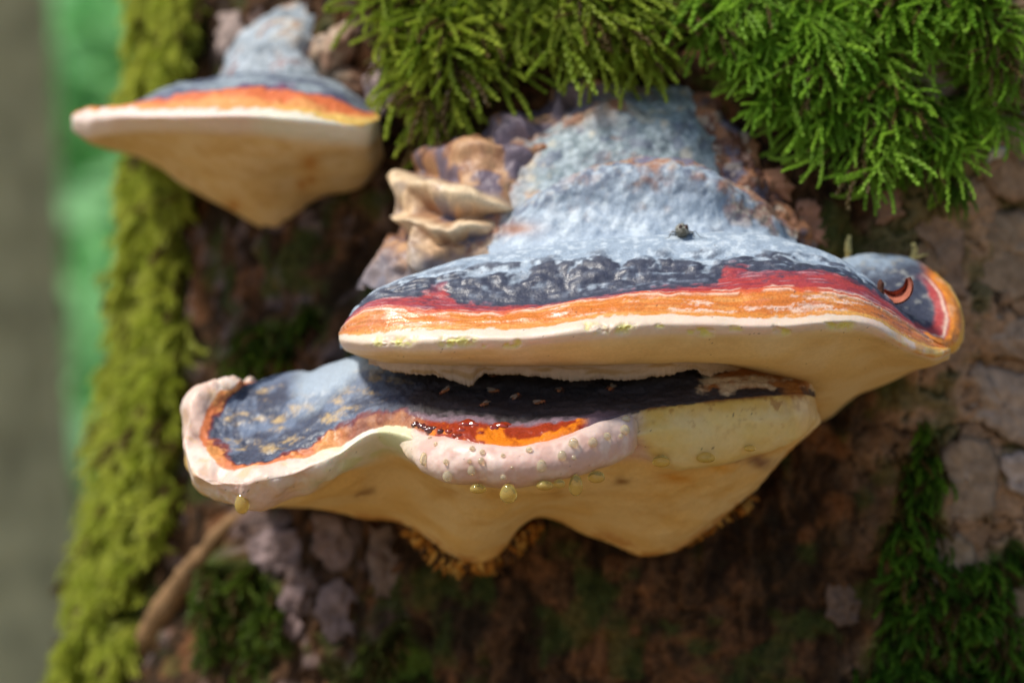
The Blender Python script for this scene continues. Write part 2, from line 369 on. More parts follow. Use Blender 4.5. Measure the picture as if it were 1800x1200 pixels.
def build_trunk():
    th = np.concatenate([np.linspace(-180, -108, 20)[:-1], np.linspace(-108, 50, 700), np.linspace(50, 180, 30)[1:]]) * math.pi / 180
    z = np.concatenate([np.linspace(-1240, -190, 40)[:-1], np.linspace(-190, 185, 370), np.linspace(185, 4200, 60)[1:]])
    TH, Z = np.meshgrid(th, z)
    r = trunk_r(TH, Z); B = trunk_xyz(TH, Z, r); q = B * 1e3
    px, py = toPX(B)
    s = TH * TR
    big = fbm(q / 46.0, 3, 1) * 6
    warp = fbm(q / 14.0, 3, 4)
    f1, f2, cid = worley(s / 26 + warp * 0.55 + .12 * fbm(q / 3.5, 3, 17), Z / 34 + .6 * fbm(q / 15 + 40, 3, 18) + .12 * fbm(q / 3.5 + 9, 3, 19), 5)
    plate = ss(0.01, 0.09, f2 - f1) * 2.2 + cid * 2.0 + fbm(np.stack([s / 9, Z / 4, s * 0], -1), 4, 20) * .9
    fib = fbm(np.stack([s / 3.2 + warp * 2.2, Z / 12 + warp, s * 0], -1), 5, 8, .6)
    fib2 = np.abs(fbm(np.stack([s / 5.5, Z / 24, s * 0 + 4], -1), 4, 12))
    right = ss(1480, 1640, px + 60 * warp) * (px < 2600)
    leftb = ss(520, 300, px)
    rot = (1 - right) * ss(300, 460, px)
    d = big + right * plate + rot * (fib * 1.8 - fib2 * 3.0 + 2.6 * fbm(q / 7 + 60, 4, 22, .6) + 1.0) + leftb * (fib * 1.0) + fbm(q / 4.5, 3, 15) * 0.8
    # hollow between the brackets
    hol = np.exp(-(((px - 640) / 95) ** 2 + ((py - 430) / 190) ** 2)); d = d - hol * 12
    mm = np.zeros(px.shape)
    vis = (np.cos(TH) > -0.35) & (np.abs(Z) < 260)
    for k in MOSS:
        t = np.zeros(px.shape, bool); t[vis] = moss_mask(B[vis], k); mm = np.maximum(mm, t)
    mm[(np.abs(Z) >= 180) & (TH < -0.9) & (TH > -1.9)] = 1
    ms = mm.copy()
    for _ in range(6):
        ms[1:-1, 1:-1] = (ms[1:-1, 1:-1] * 2 + ms[:-2, 1:-1] + ms[2:, 1:-1] + ms[1:-1, :-2] + ms[1:-1, 2:]) / 6
    d = d * (1 - 0.55 * ms) + ms * (4 + 8 * fbm(q / 14, 2, 21))
    d = np.where(vis, d, big + fib * 1.5)
    G = trunk_xyz(TH, Z, r + d)
    c = mix((0.026, 0.0135, 0.007), (0.105, 0.052, 0.024), ss(-0.5, 0.8, fib + 0.4 * warp))
    c = mix(c, (0.022, 0.016, 0.009), ss(0.0, .6, fbm(q / 16 + 80, 4, 48)) * .7)
    c = mix(c, (0.20, 0.085, 0.035), ss(0.25, 0.8, fbm(q / 11, 3, 41)) * 0.65)
    c = mix(c, (0.25, 0.18, 0.17), ss(0.2, 0.7, fbm(q / 9 + 9, 3, 44)) * 0.55 * ss(800, 500, px))
    c = mix(c, mix((0.33, 0.19, 0.105), (0.46, 0.29, 0.18), cid), right * ss(0.01, 0.07, f2 - f1) * 0.9)
    c = mix(c, (0.040, 0.024, 0.015), right * (1 - ss(0.0, 0.035, f2 - f1)))
    c = mix(c, (0.05, 0.075, 0.015), ss(0.15, 0.6, fbm(q / 13 + 30, 3, 47)) * 0.6)
    c = mix(c, mix((0.045, 0.06, 0.010), (0.10, 0.15, 0.02), ss(-.4, .5, fbm(q / 6, 3, 51))), ms)
    root = thing('spruce_trunk', (TX * 1e-3, TY * 1e-3, 0), 'thick mossy old tree trunk carrying the bracket fungi', 'tree')
    F = grid_faces(len(z), len(th), False)
    mesh_obj('trunk', G, F, M_bark, root, col=c)
    bv = BVHTree.FromPolygons([tuple(v) for v in G.reshape(-1, 3)], [tuple(f) for f in F.tolist()])
    return root, bv, (TH, Z, G, mm, vis)
trunk, TBV, TG = build_trunk()
CAMP = np.array([0, -CAMD, EYE])

def cast(bv, px, py):
    d = Vector(P(px, py, 0.0) - CAMP); d.normalize()
    h = bv.ray_cast(Vector(CAMP), d)
    return (None, None) if h[0] is None else (np.array(h[0]), np.array(h[1]))

def bark_plate(poly, lift, colr, seed):
    poly = np.array(poly, float); c = poly.mean(0); m = 44; K = 7
    seg = np.concatenate([poly, poly[:1]]); L = np.concatenate([[0], np.cumsum(np.linalg.norm(np.diff(seg, axis=0), axis=1))])
    t = np.linspace(0, L[-1], m, endpoint=False)
    o = np.stack([np.interp(t, L, seg[:, 0]), np.interp(t, L, seg[:, 1])], -1)
    o += np.random.RandomState(seed).normal(size=o.shape) * 1.2; o += np.stack([vn(np.stack([o[:, 0] / 14, o[:, 1] / 14, o[:, 0] * 0 + seed], -1), 1), vn(np.stack([o[:, 0] / 14, o[:, 1] / 14, o[:, 0] * 0 + seed + 30], -1), 2)], -1) * 6
    V, C = [], []
    rings = [1 - k / K for k in range(K)] + [0.03]
    hits = {}
    pc, nc = cast(TBV, *np.clip(c, [0, 0], [1790, 1190]))
    ny = pc[1]
    for side in range(2):
        for k, f in enumerate(rings if side else [1.0]):
            for j in range(m):
                a = c + (o[j] - c) * f
                h, n = cast(TBV, a[0], a[1])
                y = (h[1] if h is not None else ny)
                y = 0.8 * ny + 0.2 * min(max(y, ny - .004), ny + .008) + 0.0012 * (a[0] - c[0]) / 100
                q = a / 30.0
                up = 0 if side == 0 else (lift + 1.4 * float(vn(np.array([q[0], q[1], seed * 3.1]), 3)) + 0.8 * float(vn(np.array([q[0] * 3, q[1] * 3, seed]), 5)) - (1.0 if k == 0 else 0.25 if k == 1 else 0))
                yy = y * 1e3 + (4.0 if side == 0 else -up)
                V.append(P(a[0], a[1], yy))
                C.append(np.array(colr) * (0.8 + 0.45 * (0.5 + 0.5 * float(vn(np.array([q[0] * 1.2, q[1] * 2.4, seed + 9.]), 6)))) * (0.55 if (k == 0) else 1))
    F = grid_faces(len(rings) + 1, m + 1)
    i = np.arange(len(rings))[:, None] * m; j = np.arange(m)[None]; k = (j + 1) % m
    F = np.stack([i + j, i + k, i + m + k, i + m + j], -1).reshape(-1, 4)
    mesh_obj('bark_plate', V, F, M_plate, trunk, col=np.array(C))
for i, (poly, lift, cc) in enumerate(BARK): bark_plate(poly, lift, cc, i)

# ------------------------------------------------------------------ moss
def shoot_template(nodes, per, curve, rs, leaf, fold=True, branches=0):
    """unit-length leafy shoot in (out, down, side); returns tri verts, tip weight"""
    V, Wt = [], []
    def strand(p0, ang0, side0, length, n, cv, w0):
        t = np.linspace(0.0, 1, n + 1); ang = ang0 + cv * t + 0.25 * rs.normal() * t
        sd = side0 * (1 - 0.5 * t) + np.cumsum(rs.normal(size=n + 1) * 0.07)
        T = np.stack([np.cos(ang), np.sin(ang), sd], -1); T /= np.linalg.norm(T, axis=1, keepdims=True)
        pt = p0 + np.cumsum(T * length / n, 0) - T[0] * length / n
        for k in range(n + 1):
            a = np.cross(T[k], [0.1, 0.2, 1.0]); a /= np.linalg.norm(a); b = np.cross(T[k], a)
            ll = leaf * (1.05 - 0.55 * abs(t[k] - 0.55)) * (0.75 + 0.25 * length)
            for j in range(per):
                ph = 6.283 * (j + 0.5 * (k % 2)) / per + rs.uniform(-.3, .3); r = a * math.cos(ph) + b * math.sin(ph); s = np.cross(T[k], r)
                tip = pt[k] + T[k] * ll * 1.0 + r * ll * (0.24 if fold else .42)
                w = ll * (0.34 if fold else 0.28)
                mid = pt[k] + T[k] * ll * 0.42 + r * ll * (0.26 if fold else .30)
                V.extend([pt[k], mid + s * w, tip, pt[k], tip, mid - s * w] if fold else [pt[k] - s * w * .8, tip, pt[k] + s * w * .8])
                Wt.extend([w0 + (1 - w0) * t[k]] * (6 if fold else 3))
        return pt, ang, sd
    pt, ang, sd = strand(np.zeros(3), 0.1, 0.0, 1.0, nodes, curve, 0.0)
    for q in range(branches):
        k = int(nodes * rs.uniform(0.3, 0.75)); strand(pt[k], ang[k] - 0.2, sd[k] + rs.choice([-1, 1]) * rs.uniform(0.6, 1.1), rs.uniform(0.28, 0.5), max(4, nodes // 2), curve * 0.5, 0.45)
    return np.array(V), np.array(Wt)

TH, Z, TGv, MM, VIS = TG
TN = gnorm(TGv); TN = np.where((TN[..., 1:2] > 0) & (np.cos(TH)[..., None] > 0), -TN, TN)
area = np.linalg.norm(np.cross(np.gradient(TGv, axis=1), np.gradient(TGv, axis=0)), axis=-1) * 1e6
def moss_patch(key, density, length, label, colA, colB, nodes, per, leaf, fold, seed, group=None, olive=0.2, droop=1.5, branches=0):
    rs = np.random.RandomState(seed)
    m = np.zeros(VIS.shape, bool); m[VIS] = moss_mask(TGv[VIS], key)
    m &= np.cos(TH) > -0.3
    idx = np.nonzero(m.ravel())[0]
    a = area.ravel()[idx]; n = int(a.sum() * density)
    if n < 5: return
    a = a * ss(-0.75, 0.15, fbm(TGv.reshape(-1, 3)[idx] * 150, 2, seed + 70)); idx = rs.choice(idx, n, p=a / a.sum())
    p = TGv.reshape(-1, 3)[idx] + rs.normal(size=(n, 3)) * 0.0005; nn = TN.reshape(-1, 3)[idx].copy()
    # outward radial direction keeps shoots pointing off the trunk
    ax = np.stack([p[:, 0] - TX * 1e-3, p[:, 1] - TY * 1e-3, 0 * p[:, 0]], -1); ax /= np.linalg.norm(ax, axis=1, keepdims=True)
    cl = fbm(p * 160, 2, seed)[:, None]; cl2 = fbm(p * 160 + 40, 2, seed + 1)[:, None]
    out = ax + 0.35 * nn + rs.normal(size=(n, 3)) * 0.28; out /= np.linalg.norm(out, axis=1, keepdims=True)
    sidev = np.cross(ax, [0, 0, 1.0])
    dn = np.array([0, 0, -1.0]) + sidev * (0.55 * rs.normal(size=(n, 1)) + 0.7 * cl) ; dn -= out * (dn * out).sum(1, keepdims=True) * 0.6
    dn /= np.linalg.norm(dn, axis=1, keepdims=True); sd = np.cross(out, dn)
    L = length * rs.uniform(0.5, 1.25, n) * (1 + 0.3 * cl2[:, 0])
    Vs, Cs = [], []
    var = 8; pick = rs.randint(0, var, n)
    hue = np.clip(rs.uniform(0, 1, n) * 0.6 + 0.4 * (0.5 + 0.5 * cl[:, 0]), 0, 1)
    ol = rs.uniform(0, 1, n) < olive
    for v in range(var):
        T, wt = shoot_template(nodes, per, rs.uniform(droop * 0.5, droop * 1.3), rs, leaf * rs.uniform(0.85, 1.2), fold, branches)
        s = pick == v; k = s.sum()
        if not k: continue
        M = np.stack([out[s], dn[s], sd[s]], 1) * L[s][:, None, None]
        Vs.append((np.einsum('vk,nkj->nvj', T, M) + p[s][:, None]).reshape(-1, 3))
        c = mix(colA, colB, hue[s]); c = np.where(ol[s][:, None], np.array((0.16, 0.11, 0.035)) * rs.uniform(.6, 1.2, (k, 1)), c)
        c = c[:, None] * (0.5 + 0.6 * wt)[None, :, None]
        Cs.append(c.reshape(-1, 3))
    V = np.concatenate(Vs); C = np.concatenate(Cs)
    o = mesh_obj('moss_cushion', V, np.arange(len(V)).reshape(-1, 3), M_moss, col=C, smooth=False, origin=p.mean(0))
    tag(o, label, 'moss', group, 'stuff')

moss_patch('right', 0.24, 0.027, 'bright green feathery moss hanging above the right end of the large bracket', (0.15, 0.34, 0.02), (0.42, 0.64, 0.07), 26, 3, 0.066, True, 1, olive=0.10, branches=3)
moss_patch('top', 0.24, 0.027, 'yellow-green moss hanging between the two upper brackets', (0.20, 0.31, 0.018), (0.58, 0.66, 0.09), 26, 3, 0.066, True, 2, olive=0.14, branches=3)
moss_patch('left', 0.20, 0.0130, 'tall strip of yellow-green moss down the lit edge of the trunk', (0.33, 0.40, 0.03), (0.66, 0.68, 0.13), 8, 3, 0.24, False, 3, olive=0.10, branches=1)
moss_patch('shelf', 0.2, 0.014, 'small moss tuft on bark just above the small side lobe', (0.06, 0.17, 0.012), (0.18, 0.34, 0.03), 12, 3, 0.12, True, 9, olive=0.1, branches=2)
moss_patch('low', 0.3, 0.008, 'small green moss tuft beside the slanting dry stem', (0.06, 0.11, 0.012), (0.15, 0.22, 0.025), 6, 3, 0.36, False, 4, olive=0.3)
moss_patch('back', 0.3, 0.008, 'dim green moss tuft behind the lower bracket, above its left lobe', (0.05, 0.10, 0.010), (0.14, 0.22, 0.02), 6, 3, 0.36, False, 5, olive=0.3)
moss_patch('base', 0.22, 0.009, 'dark green moss among bark plates below the brackets', (0.05, 0.15, 0.012), (0.18, 0.36, 0.03), 7, 3, 0.34, False, 6, olive=0.3)
moss_patch('edge', 0.22, 0.008, 'thin moss line along the edge of the bark plates', (0.05, 0.15, 0.012), (0.20, 0.38, 0.03), 7, 3, 0.34, False, 7, olive=0.3)
moss_patch('foot', 0.16, 0.009, 'sparse olive moss on fibrous bark under the lower bracket', (0.08, 0.09, 0.02), (0.16, 0.17, 0.04), 6, 3, 0.34, False, 8, olive=0.4)

# ------------------------------------------------------------------ fungus building
def orient(G, N):
    s = (N[..., 1] * 1.0).mean(); return (-N, True) if s > 0 else (N, False)

def split_parts(root, G, col, rough, vi, cuts, flip):
    """cuts: list of (name, v0, v1, material)"""
    rows = vi[:, 0]
    for name, v0, v1, m in cuts:
        a = int(np.searchsorted(rows, v0)); b = int(np.searchsorted(rows, v1))
        b = min(b, len(rows) - 1)
        g = G[a:b + 1]
        mesh_obj(name, g, grid_faces(*g.shape[:2], flip), m, root, col=col[a:b + 1], rough=rough[a:b + 1])

def bvh_of(G):
    return BVHTree.FromPolygons([tuple(v) for v in G.reshape(-1, 3)], [tuple(f) for f in grid_faces(*G.shape[:2]).tolist()])

PALE = (0.30, 0.37, 0.45); NAVY = (0.050, 0.056, 0.085); RED = (0.42, 0.055, 0.055); ORANGE = (0.62, 0.185, 0.035)
CREAM = (0.74, 0.59, 0.46); TAN = (0.74, 0.52, 0.235); LINE = (0.86, 0.66, 0.50)

# ---- large upper bracket
def build_upper():
    root = thing('bracket_fungus', P(1100, 420, 95), 'large red-belted bracket fungus with blue-grey cap above the dripping one', 'fungus')
    X = [598, 640, 720, 820, 930, 1040, 1150, 1260, 1370, 1460, 1530, 1590, 1640, 1668]
    Ym = [30, 19, 10, 4, 0, -3, -4, -4, -2, 3, 10, 19, 28, 36]
    def cur(pys, dY, xs=None):
        xs = xs or X; return [(x, y, a + b) for x, y, a, b in zip(xs, pys, Ym, dY)]
    xc = [604, 650, 725, 820, 930, 1040, 1150, 1260, 1370, 1455, 1520, 1570, 1615, 1650]
    crest = [572, 516, 481, 455, 438, 424, 415, 412, 420, 444, 484, 534, 578, 600]
    curves = [
        cur([y + 34 for y in crest], [38, 50, 58, 60, 62, 64, 64, 64, 62, 58, 52, 46, 40, 34], xc),
        cur(crest, [10, 20, 30, 36, 40, 42, 42, 42, 40, 34, 28, 22, 16, 10], xc),
        cur([575, 524, 494, 478, 472, 461, 459, 455, 455, 466, 498, 542, 582, 603], [7, 14, 20, 24, 26, 27, 27, 27, 26, 24, 20, 16, 12, 8], [602, 646, 722] + X[3:8] + [1368, 1457, 1524, 1575, 1620, 1654]),
        cur([579, 535, 522, 527, 531, 518, 506, 495, 482, 484, 512, 552, 588, 606], [4, 9, 13, 15, 16, 17, 17, 17, 17, 15, 13, 10, 8, 6], [600, 643, 721] + X[3:9] + [1458, 1526, 1580, 1626, 1658]),
        cur([582, 548, 544, 550, 544, 526, 515, 517, 514, 515, 533, 567, 594, 608], [2, 5, 7, 8, 9, 9, 9, 9, 9, 8, 7, 6, 5, 4], [599, 641, 720] + X[3:9] + [1459, 1528, 1585, 1632, 1661]),
        cur([588, 586, 580, 578, 575, 559, 552, 554, 559, 552, 559, 592, 613, 612], [0, 1, 1, 1.2, 1.5, 1.5, 1.5, 1.5, 1.5, 1.5, 1, 1, 0, 0]),
        cur([598, 604, 601, 596, 594, 580, 570, 571, 573, 566, 572, 606, 624, 618], [-1, -1.5, -2, -2, -2, -2, -2, -2, -2, -2, -1.5, -1, -1, -1]),
        cur([610, 618, 618, 614, 608, 598, 590, 588, 588, 580, 586, 616, 632, 622], [1, 1, 0, 0, 0, 0, 0, 0, 0, 0, 1, 2, 2, 2], [603, 645] + X[2:]),
        cur([621, 630, 635, 636, 635, 630, 626, 626, 630, 630, 628, 640, 643, 632], [12, 11, 10, 9, 8, 8, 8, 8, 10, 14, 18, 18, 14, 10], [618, 655] + X[2:11] + [1585, 1635, 1664]),
        cur([618, 634, 642, 644, 643, 640, 638, 640, 660, 690, 676, 660, 642, 630], [45, 40, 35, 34, 34, 34, 34, 36, 42, 48, 50, 46, 40, 34], [650, 680, 740, 830, 930, 1040, 1150, 1260, 1360, 1445, 1520, 1580, 1628, 1655]),
        cur([610, 630, 640, 642, 642, 642, 642, 650, 690, 740, 690, 660, 636, 620], [90, 100, 100, 100, 100, 100, 100, 100, 100, 96, 100, 100, 95, 90], [720, 740, 780, 850, 940, 1040, 1150, 1260, 1370, 1440, 1520, 1570, 1600, 1620]),
    ]
    G, ui, vi = loft(wrap_ends(curves, (618, 598, 78), (1664, 626, 76)), 640, 330)
    N, flip = orient(G, gnorm(G)); q = G * 1e3; px, py = toPX(G)
    # relief
    f1, f2, _ = worley(q[..., 0] / 10.0 + 0.55 * fbm(q / 9, 3, 61), vi * 2.8 + 0.5 * fbm(q / 8, 3, 63), 9)
    bl = ss(1.2, 1.7, vi) * ss(3.1, 2.4, vi)
    d = bl * (0.95 * ss(0.8, 0.05, f1) - 0.4) + 0.55 * fbm(q / 13, 3, 65) * ss(7.6, 7, vi) * ss(4.9, 4.3, vi)
    d += 0.17 * fbm(np.stack([q[..., 0] / 5, vi * 9, q[..., 1] * 0], -1), 3, 67) * ss(1, 1.6, vi) * ss(5.0, 4.7, vi)
    wob = 0.16 * fbm(np.stack([q[..., 0] / 9, vi * 0.4, vi * 0], -1), 4, 69) + 0.05 * fbm(q / 2.2, 2, 70)
    w = vi + wob * ss(5.0, 4.4, vi)
    d += 0.35 * np.exp(-((w - 4.02) / 0.05) ** 2) + 0.22 * np.exp(-((w - 3.80) / 0.04) ** 2) + 0.2 * np.exp(-((w - 4.5) / 0.06) ** 2)
    d += 0.35 * fbm(q / 9, 2, 71) * ss(4.9, 5.6, vi) * ss(8.2, 7.4, vi)
    d += 0.5 * fbm(q / 14, 2, 72) * ss(7.6, 8.4, vi)
    pit = np.zeros(px.shape); yel = np.zeros(px.shape)
    for x, y, rx, ry, dep in [(690, 600, 30, 10, 0.5), (805, 600, 30, 10, 0.6), (907, 603, 6, 7, 0.6), (1052, 577, 9, 10, 0.8), (1095, 577, 18, 10, 0.7), (1040, 574, 5, 7, .4), (1160, 572, 8, 5, .3),
                              (1237, 584, 12, 8, 0.7), (1213, 584, 7, 4, 0.4), (1369, 580, 8, 10, 0.7), (1478, 573, 22, 9, 0.8), (1300, 577, 10, 5, 0.3), (855, 608, 5, 3, .4)]:
        e = np.exp(-(((px + 5 * wob * 20 - x) / rx) ** 4 + ((py - y) / ry) ** 4)) * ((vi > 4.8) & (vi < 8))
        pit = np.maximum(pit, e * dep); yel = np.maximum(yel, e)
    d -= pit * (1.1 + 0.5 * fbm(q / 0.8, 2, 73))
    Gd = G + N * d[..., None] * 1e-3
    # colour
    zb = fbm(np.stack([q[..., 0] / 12, vi * 1.3, vi * 0], -1), 4, 75); zf = fbm(q / 2.0, 3, 76); st = fbm(np.stack([q[..., 0] / 9, vi * 11, vi * 0], -1), 4, 79)
    blot = ss(0.15, -0.25, f1 - 0.55 + 0.3 * zf)
    tb = vi + 0.22 * zb + 0.10 * zf + 0.5 * (blot - 0.5) * bl
    c = mix(mix(PALE, (0.50, 0.57, 0.63), ss(-.1, .8, zf)), mix(NAVY, (0.13, 0.155, 0.21), ss(-0.2, 1.1, .5 * st + .6 * zf)), ss(1.75, 2.2, tb))
    c = mix(c, (0.36, 0.43, 0.50), ss(0.35, 0.85, .6 * st + 0.35 * zf + .5 * ss(.45, .8, f1)) * ss(1.9, 2.1, vi) * ss(3.1, 2.7, vi) * 0.7)
    spike = 0.8 * ss(0.0, 0.9, vn(np.stack([q[..., 0] / 11 + 3, vi * 0, vi * 0], -1), 81)) + 0.45 * ss(1300, 1420, px) - 0.15 + 0.25 * ss(850, 700, px)
    tr = vi + spike + 0.16 * zf + 0.22 * st
    c = mix(c, mix(RED, (0.30, 0.045, 0.065), ss(-0.1, .6, st)), ss(2.95, 3.25, tr))
    c = mix(c, (0.62, 0.40, 0.42), ss(0.45, 0.9, st + 0.3 * zb) * ss(3.05, 3.3, tr) * 0.45)
    c = mix(c, (0.10, 0.05, 0.08), ss(.1, .7, fbm(np.stack([q[..., 0] / 6, vi * 5, vi * 0], -1), 5, 86, .65)) * ss(2.9, 3.1, tr) * ss(3.75, 3.4, w) * .75)
    c = mix(c, (0.62, 0.12, 0.05), ss(3.72, 3.86, w))
    c = mix(c, mix(ORANGE, (0.74, 0.32, 0.09), ss(-.2, .9, st + zb * .4 + .3 * fbm(q / .8, 3, 77))), ss(3.98, 4.12, w))
    c = mix(c, (0.84, 0.62, 0.50), ss(0.20, 0.8, fbm(np.stack([q[..., 0] / 7, vi * 5, vi * 0], -1), 4, 83) + .35 * fbm(q / .7, 2, 78)) * ss(4.1, 4.25, w) * ss(5.0, 4.8, vi) * 0.8)
    c = mix(c, (0.66, 0.20, 0.09), ss(0.25, 0.7, fbm(np.stack([q[..., 0] / 10 + 7, vi * 6, vi * 0], -1), 3, 84)) * ss(4.1, 4.25, w) * ss(4.9, 4.6, vi) * 0.6)
    c = mix(c, (0.80, 0.42, 0.09), ss(4.72, 4.9, vi + 0.1 * zf) * (0.3 + 0.7 * ss(1430, 1560, px)))
    ln = np.maximum(np.exp(-((w - 4.0) / 0.07) ** 2), 0.85 * np.exp(-((w - 3.74) / 0.045) ** 2)) * ss(-0.4, 0.1, fbm(q / 8, 2, 85) + 0.3)
    c = mix(c, LINE, ln * 0.9)
    edge = vi + 0.10 * zf + 0.12 * fbm(q / 7, 3, 87)
    cream = mix(CREAM, (0.84, 0.60, 0.50), ss(0, .8, fbm(q / 9, 3, 88)) * 0.55)
    c = mix(c, cream, ss(5.0, 5.1, edge))
    c = mix(c, mix((0.74, 0.34, 0.05), (0.80, 0.52, 0.14), ss(-.4, .4, fbm(q / 2, 3, 99))), ss(1500, 1650, px) * ss(-0.5, 0.3, fbm(q / 4, 3, 89) + .5 * ss(1580, 1650, px)) * ss(5.0, 5.1, edge) * ss(7.0, 6.4, vi) * 0.9)
    tan = mix(TAN, (0.76, 0.57, 0.31), ss(-.3, .6, fbm(q / 15, 3, 90)))
    tan = mix(tan, (0.64, 0.42, 0.18), ss(0.0, 1.0, fbm(q / 10 + 3, 5, 91)) * 0.45)
    c = mix(c, tan, ss(6.7, 7.2, vi))
    c = mix(c, (0.72, 0.66, 0.20), np.clip(yel, 0, 1) * ss(-0.3, 0.4, zf + 0.2))
    dots = (vn(q / 0.9, 92) > 0.93) & (vi < 8.5); c = mix(c, (0.05, 0.03, 0.03), dots * 0.7)
    ro = np.clip(0.62 - 0.22 * ss(1.7, 2.4, vi) - 0.10 * ss(3, 4, vi) + 0.10 * zf, 0.2, 0.9)
    split_parts(root, Gd, c, ro, vi, [('cap_crust', 0, 5.02, M_crust), ('growing_margin', 5.02, 7.25, M_margin), ('pore_surface', 7.25, 10, M_pore)], flip)

    # right side lobe, a folded flap of the same cap
    k = 16; a = np.linspace(0, 1, k)
    ring = [(1455, 470), (1480, 458), (1520, 447), (1570, 450), (1620, 462), (1655, 490), (1680, 525), (1692, 560), (1688, 590), (1672, 608), (1652, 606), (1625, 594), (1598, 578), (1570, 560), (1545, 540), (1520, 515)]
    Yr = np.array([66, 70, 74, 74, 70, 64, 56, 50, 44, 38, 34, 33, 32, 31, 30, 32])
    ctr = np.array([1575, 520]); cur2 = []
    rg = np.array(ring, float)
    for f, dy, add in [(0.04, 0, 0), (0.3, 1, 0), (0.55, 0, 0), (0.75, -2, 0), (0.9, -2, 0), (1.0, 1, 0), (1.02, 9, 10), (0.8, 45, 16)]:
        pts = ctr + (rg - ctr) * f
        base = 50 * (1 - min(f, 1)) + Yr * min(f, 1) + dy
        cur2.append([(x, y + add * (0.4 + 0.6 * (yy > 540)), b) for (x, y), b, yy in zip(pts, base, rg[:, 1])])
    cur2 = [c_ + [c_[0]] for c_ in cur2]
    G, ui, vi = loft(cur2, 220, 110); N, flip = orient(G, gnorm(G)); q = G * 1e3; px, py = toPX(G)
    zf = fbm(q / 2.5, 3, 93); zb = fbm(q / 8, 3, 94)
    G = G + N * (0.5 * zb + 0.25 * zf)[..., None] * 1e-3
    rt = ss(1590, 1650, px + 14 * zb + 0.35 * (py - 500))
    c = mix(mix(PALE, NAVY, ss(452, 500, py - 10 * zb + 0.25 * (px - 1520) + 14 * zf)), (0.42, 0.42, 0.38), ss(0.3, .7, zf) * 0.4)
    w = vi + 0.3 * zb + 0.15 * zf
    lowr = np.maximum(rt, ss(555, 585, py + 8 * zb))
    c = mix(c, RED, ss(2.1, 2.5, w) * lowr); c = mix(c, LINE, np.exp(-((w - 3.1) / 0.16) ** 2) * lowr * 0.8)
    c = mix(c, (0.72, 0.24, 0.03), ss(3.25, 3.6, w) * lowr); c = mix(c, (0.82, 0.45, 0.07), ss(4.5, 5.2, w) * lowr)
    c = mix(c, (0.70, 0.45, 0.30), ss(0.2, .7, zb) * ss(3.3, 3.7, w) * 0.4 * lowr)
    c = mix(c, TAN, ss(5.6, 6.2, vi))
    mesh_obj('side_lobe', G, grid_faces(*G.shape[:2], flip), M_crust, root, col=c, rough=np.clip(0.5 + 0.1 * zf, .2, .9))

    # older recessed pore layer under the front edge, its edge torn
    xs = np.array([648, 700, 760, 800, 827, 843, 880, 930, 963, 997, 1047, 1113, 1180, 1215, 1240, 1275, 1330, 1385, 1412], float)
    low = np.array([636, 648, 654, 663, 673, 657, 652, 655, 657, 663, 661, 661, 652, 644, 655, 648, 650, 655, 668], float)
    Y = np.interp(xs, [648, 760, 900, 1200, 1430], [36, 26, 22, 22, 58])
    G, ui, vi = loft([list(zip(xs, np.minimum(628, low - 8), Y - 6)), list(zip(xs, 0.5 * 630 + 0.5 * low, Y - 3)), list(zip(xs, low + 5, Y)), list(zip(xs, low + 1, Y + 4)), list(zip(xs, low - 12, Y + 26))], 500, 60)
    N, flip = orient(G, gnorm(G)); q = G * 1e3
    px, py = toPX(G); jag = (np.abs(fbm(np.stack([q[..., 0] / 3.5, q[..., 0] * 0, q[..., 0] * 0], -1), 5, 95, .7)) * 1.3 - .5) * ss(0.8, 2, vi) * ss(4, 3, vi)
    G = G + np.stack([0 * jag, 0 * jag, jag * 0.7], -1) * 1e-3 + N * (0.25 * fbm(q / 3, 3, 96))[..., None] * 1e-3
    c = mix((0.56, 0.42, 0.32), (0.44, 0.29, 0.15), ss(0.0, 0.6, fbm(np.stack([q[..., 0] / 9, vi * 3, vi * 0], -1), 3, 97)))
    c = mix(c, (0.45, 0.16, 0.03), ss(1260, 1380, px) * ss(-.3, .5, fbm(q / 4, 4, 98)) * .85)
    mesh_obj('old_pore_layer', G, grid_faces(*G.shape[:2], flip), M_pore, root, col=c)
    return root, bvh_of(Gd)
upper, UBV = build_upper()

# ---- old weathered caps above it
def rows_loft(root, name, rows, nu, nv, colf, relief, mat=M_crust):
    G, ui, vi = loft(rows, nu, nv); N, flip = orient(G, gnorm(G)); q = G * 1e3; px, py = toPX(G)
    G = G + N * relief(q, ui, vi, px, py)[..., None] * 1e-3
    c, ro = colf(q, ui, vi, px, py)
    return mesh_obj(name, G, grid_faces(*G.shape[:2], flip), mat, root, col=c, rough=ro)

def old_col(q, ui, vi, px, py):
    zf = fbm(q / 1.6, 3, 101); zb = fbm(q / 9, 4, 102); zc = fbm(q / 5 + 5, 4, 103)
    c = mix((0.24, 0.30, 0.32), (0.42, 0.49, 0.52), ss(-.4, .6, zf))
    c = mix(c, (0.13, 0.15, 0.21), ss(0.15, .6, zc) * 0.7)
    c = mix(c, (0.60, 0.52, 0.36), ss(0.3, .7, fbm(q / 7 + 20, 3, 104)) * 0.5)
    side = np.maximum(ss(960, 850, px + 0.25 * (py - 300)), ss(1260, 1380, px - 0.35 * (py - 250)))
    side = np.maximum(side, ss(240, 180, py) * ss(1120, 1030, px + 30 * zb))
    brown = mix((0.30, 0.14, 0.085), (0.60, 0.38, 0.22), ss(-0.3, .6, zc)); brown = mix(brown, (0.12, 0.11, 0.15), ss(0.1, .5, zb))
    c = mix(c, brown, np.clip(side + 0.5 * zb * side + .6 * ss(.25, .7, fbm(q / 7 + 60, 4, 106)), 0, 1))
    return c, np.clip(0.62 + 0.12 * zf, 0.3, 0.9)
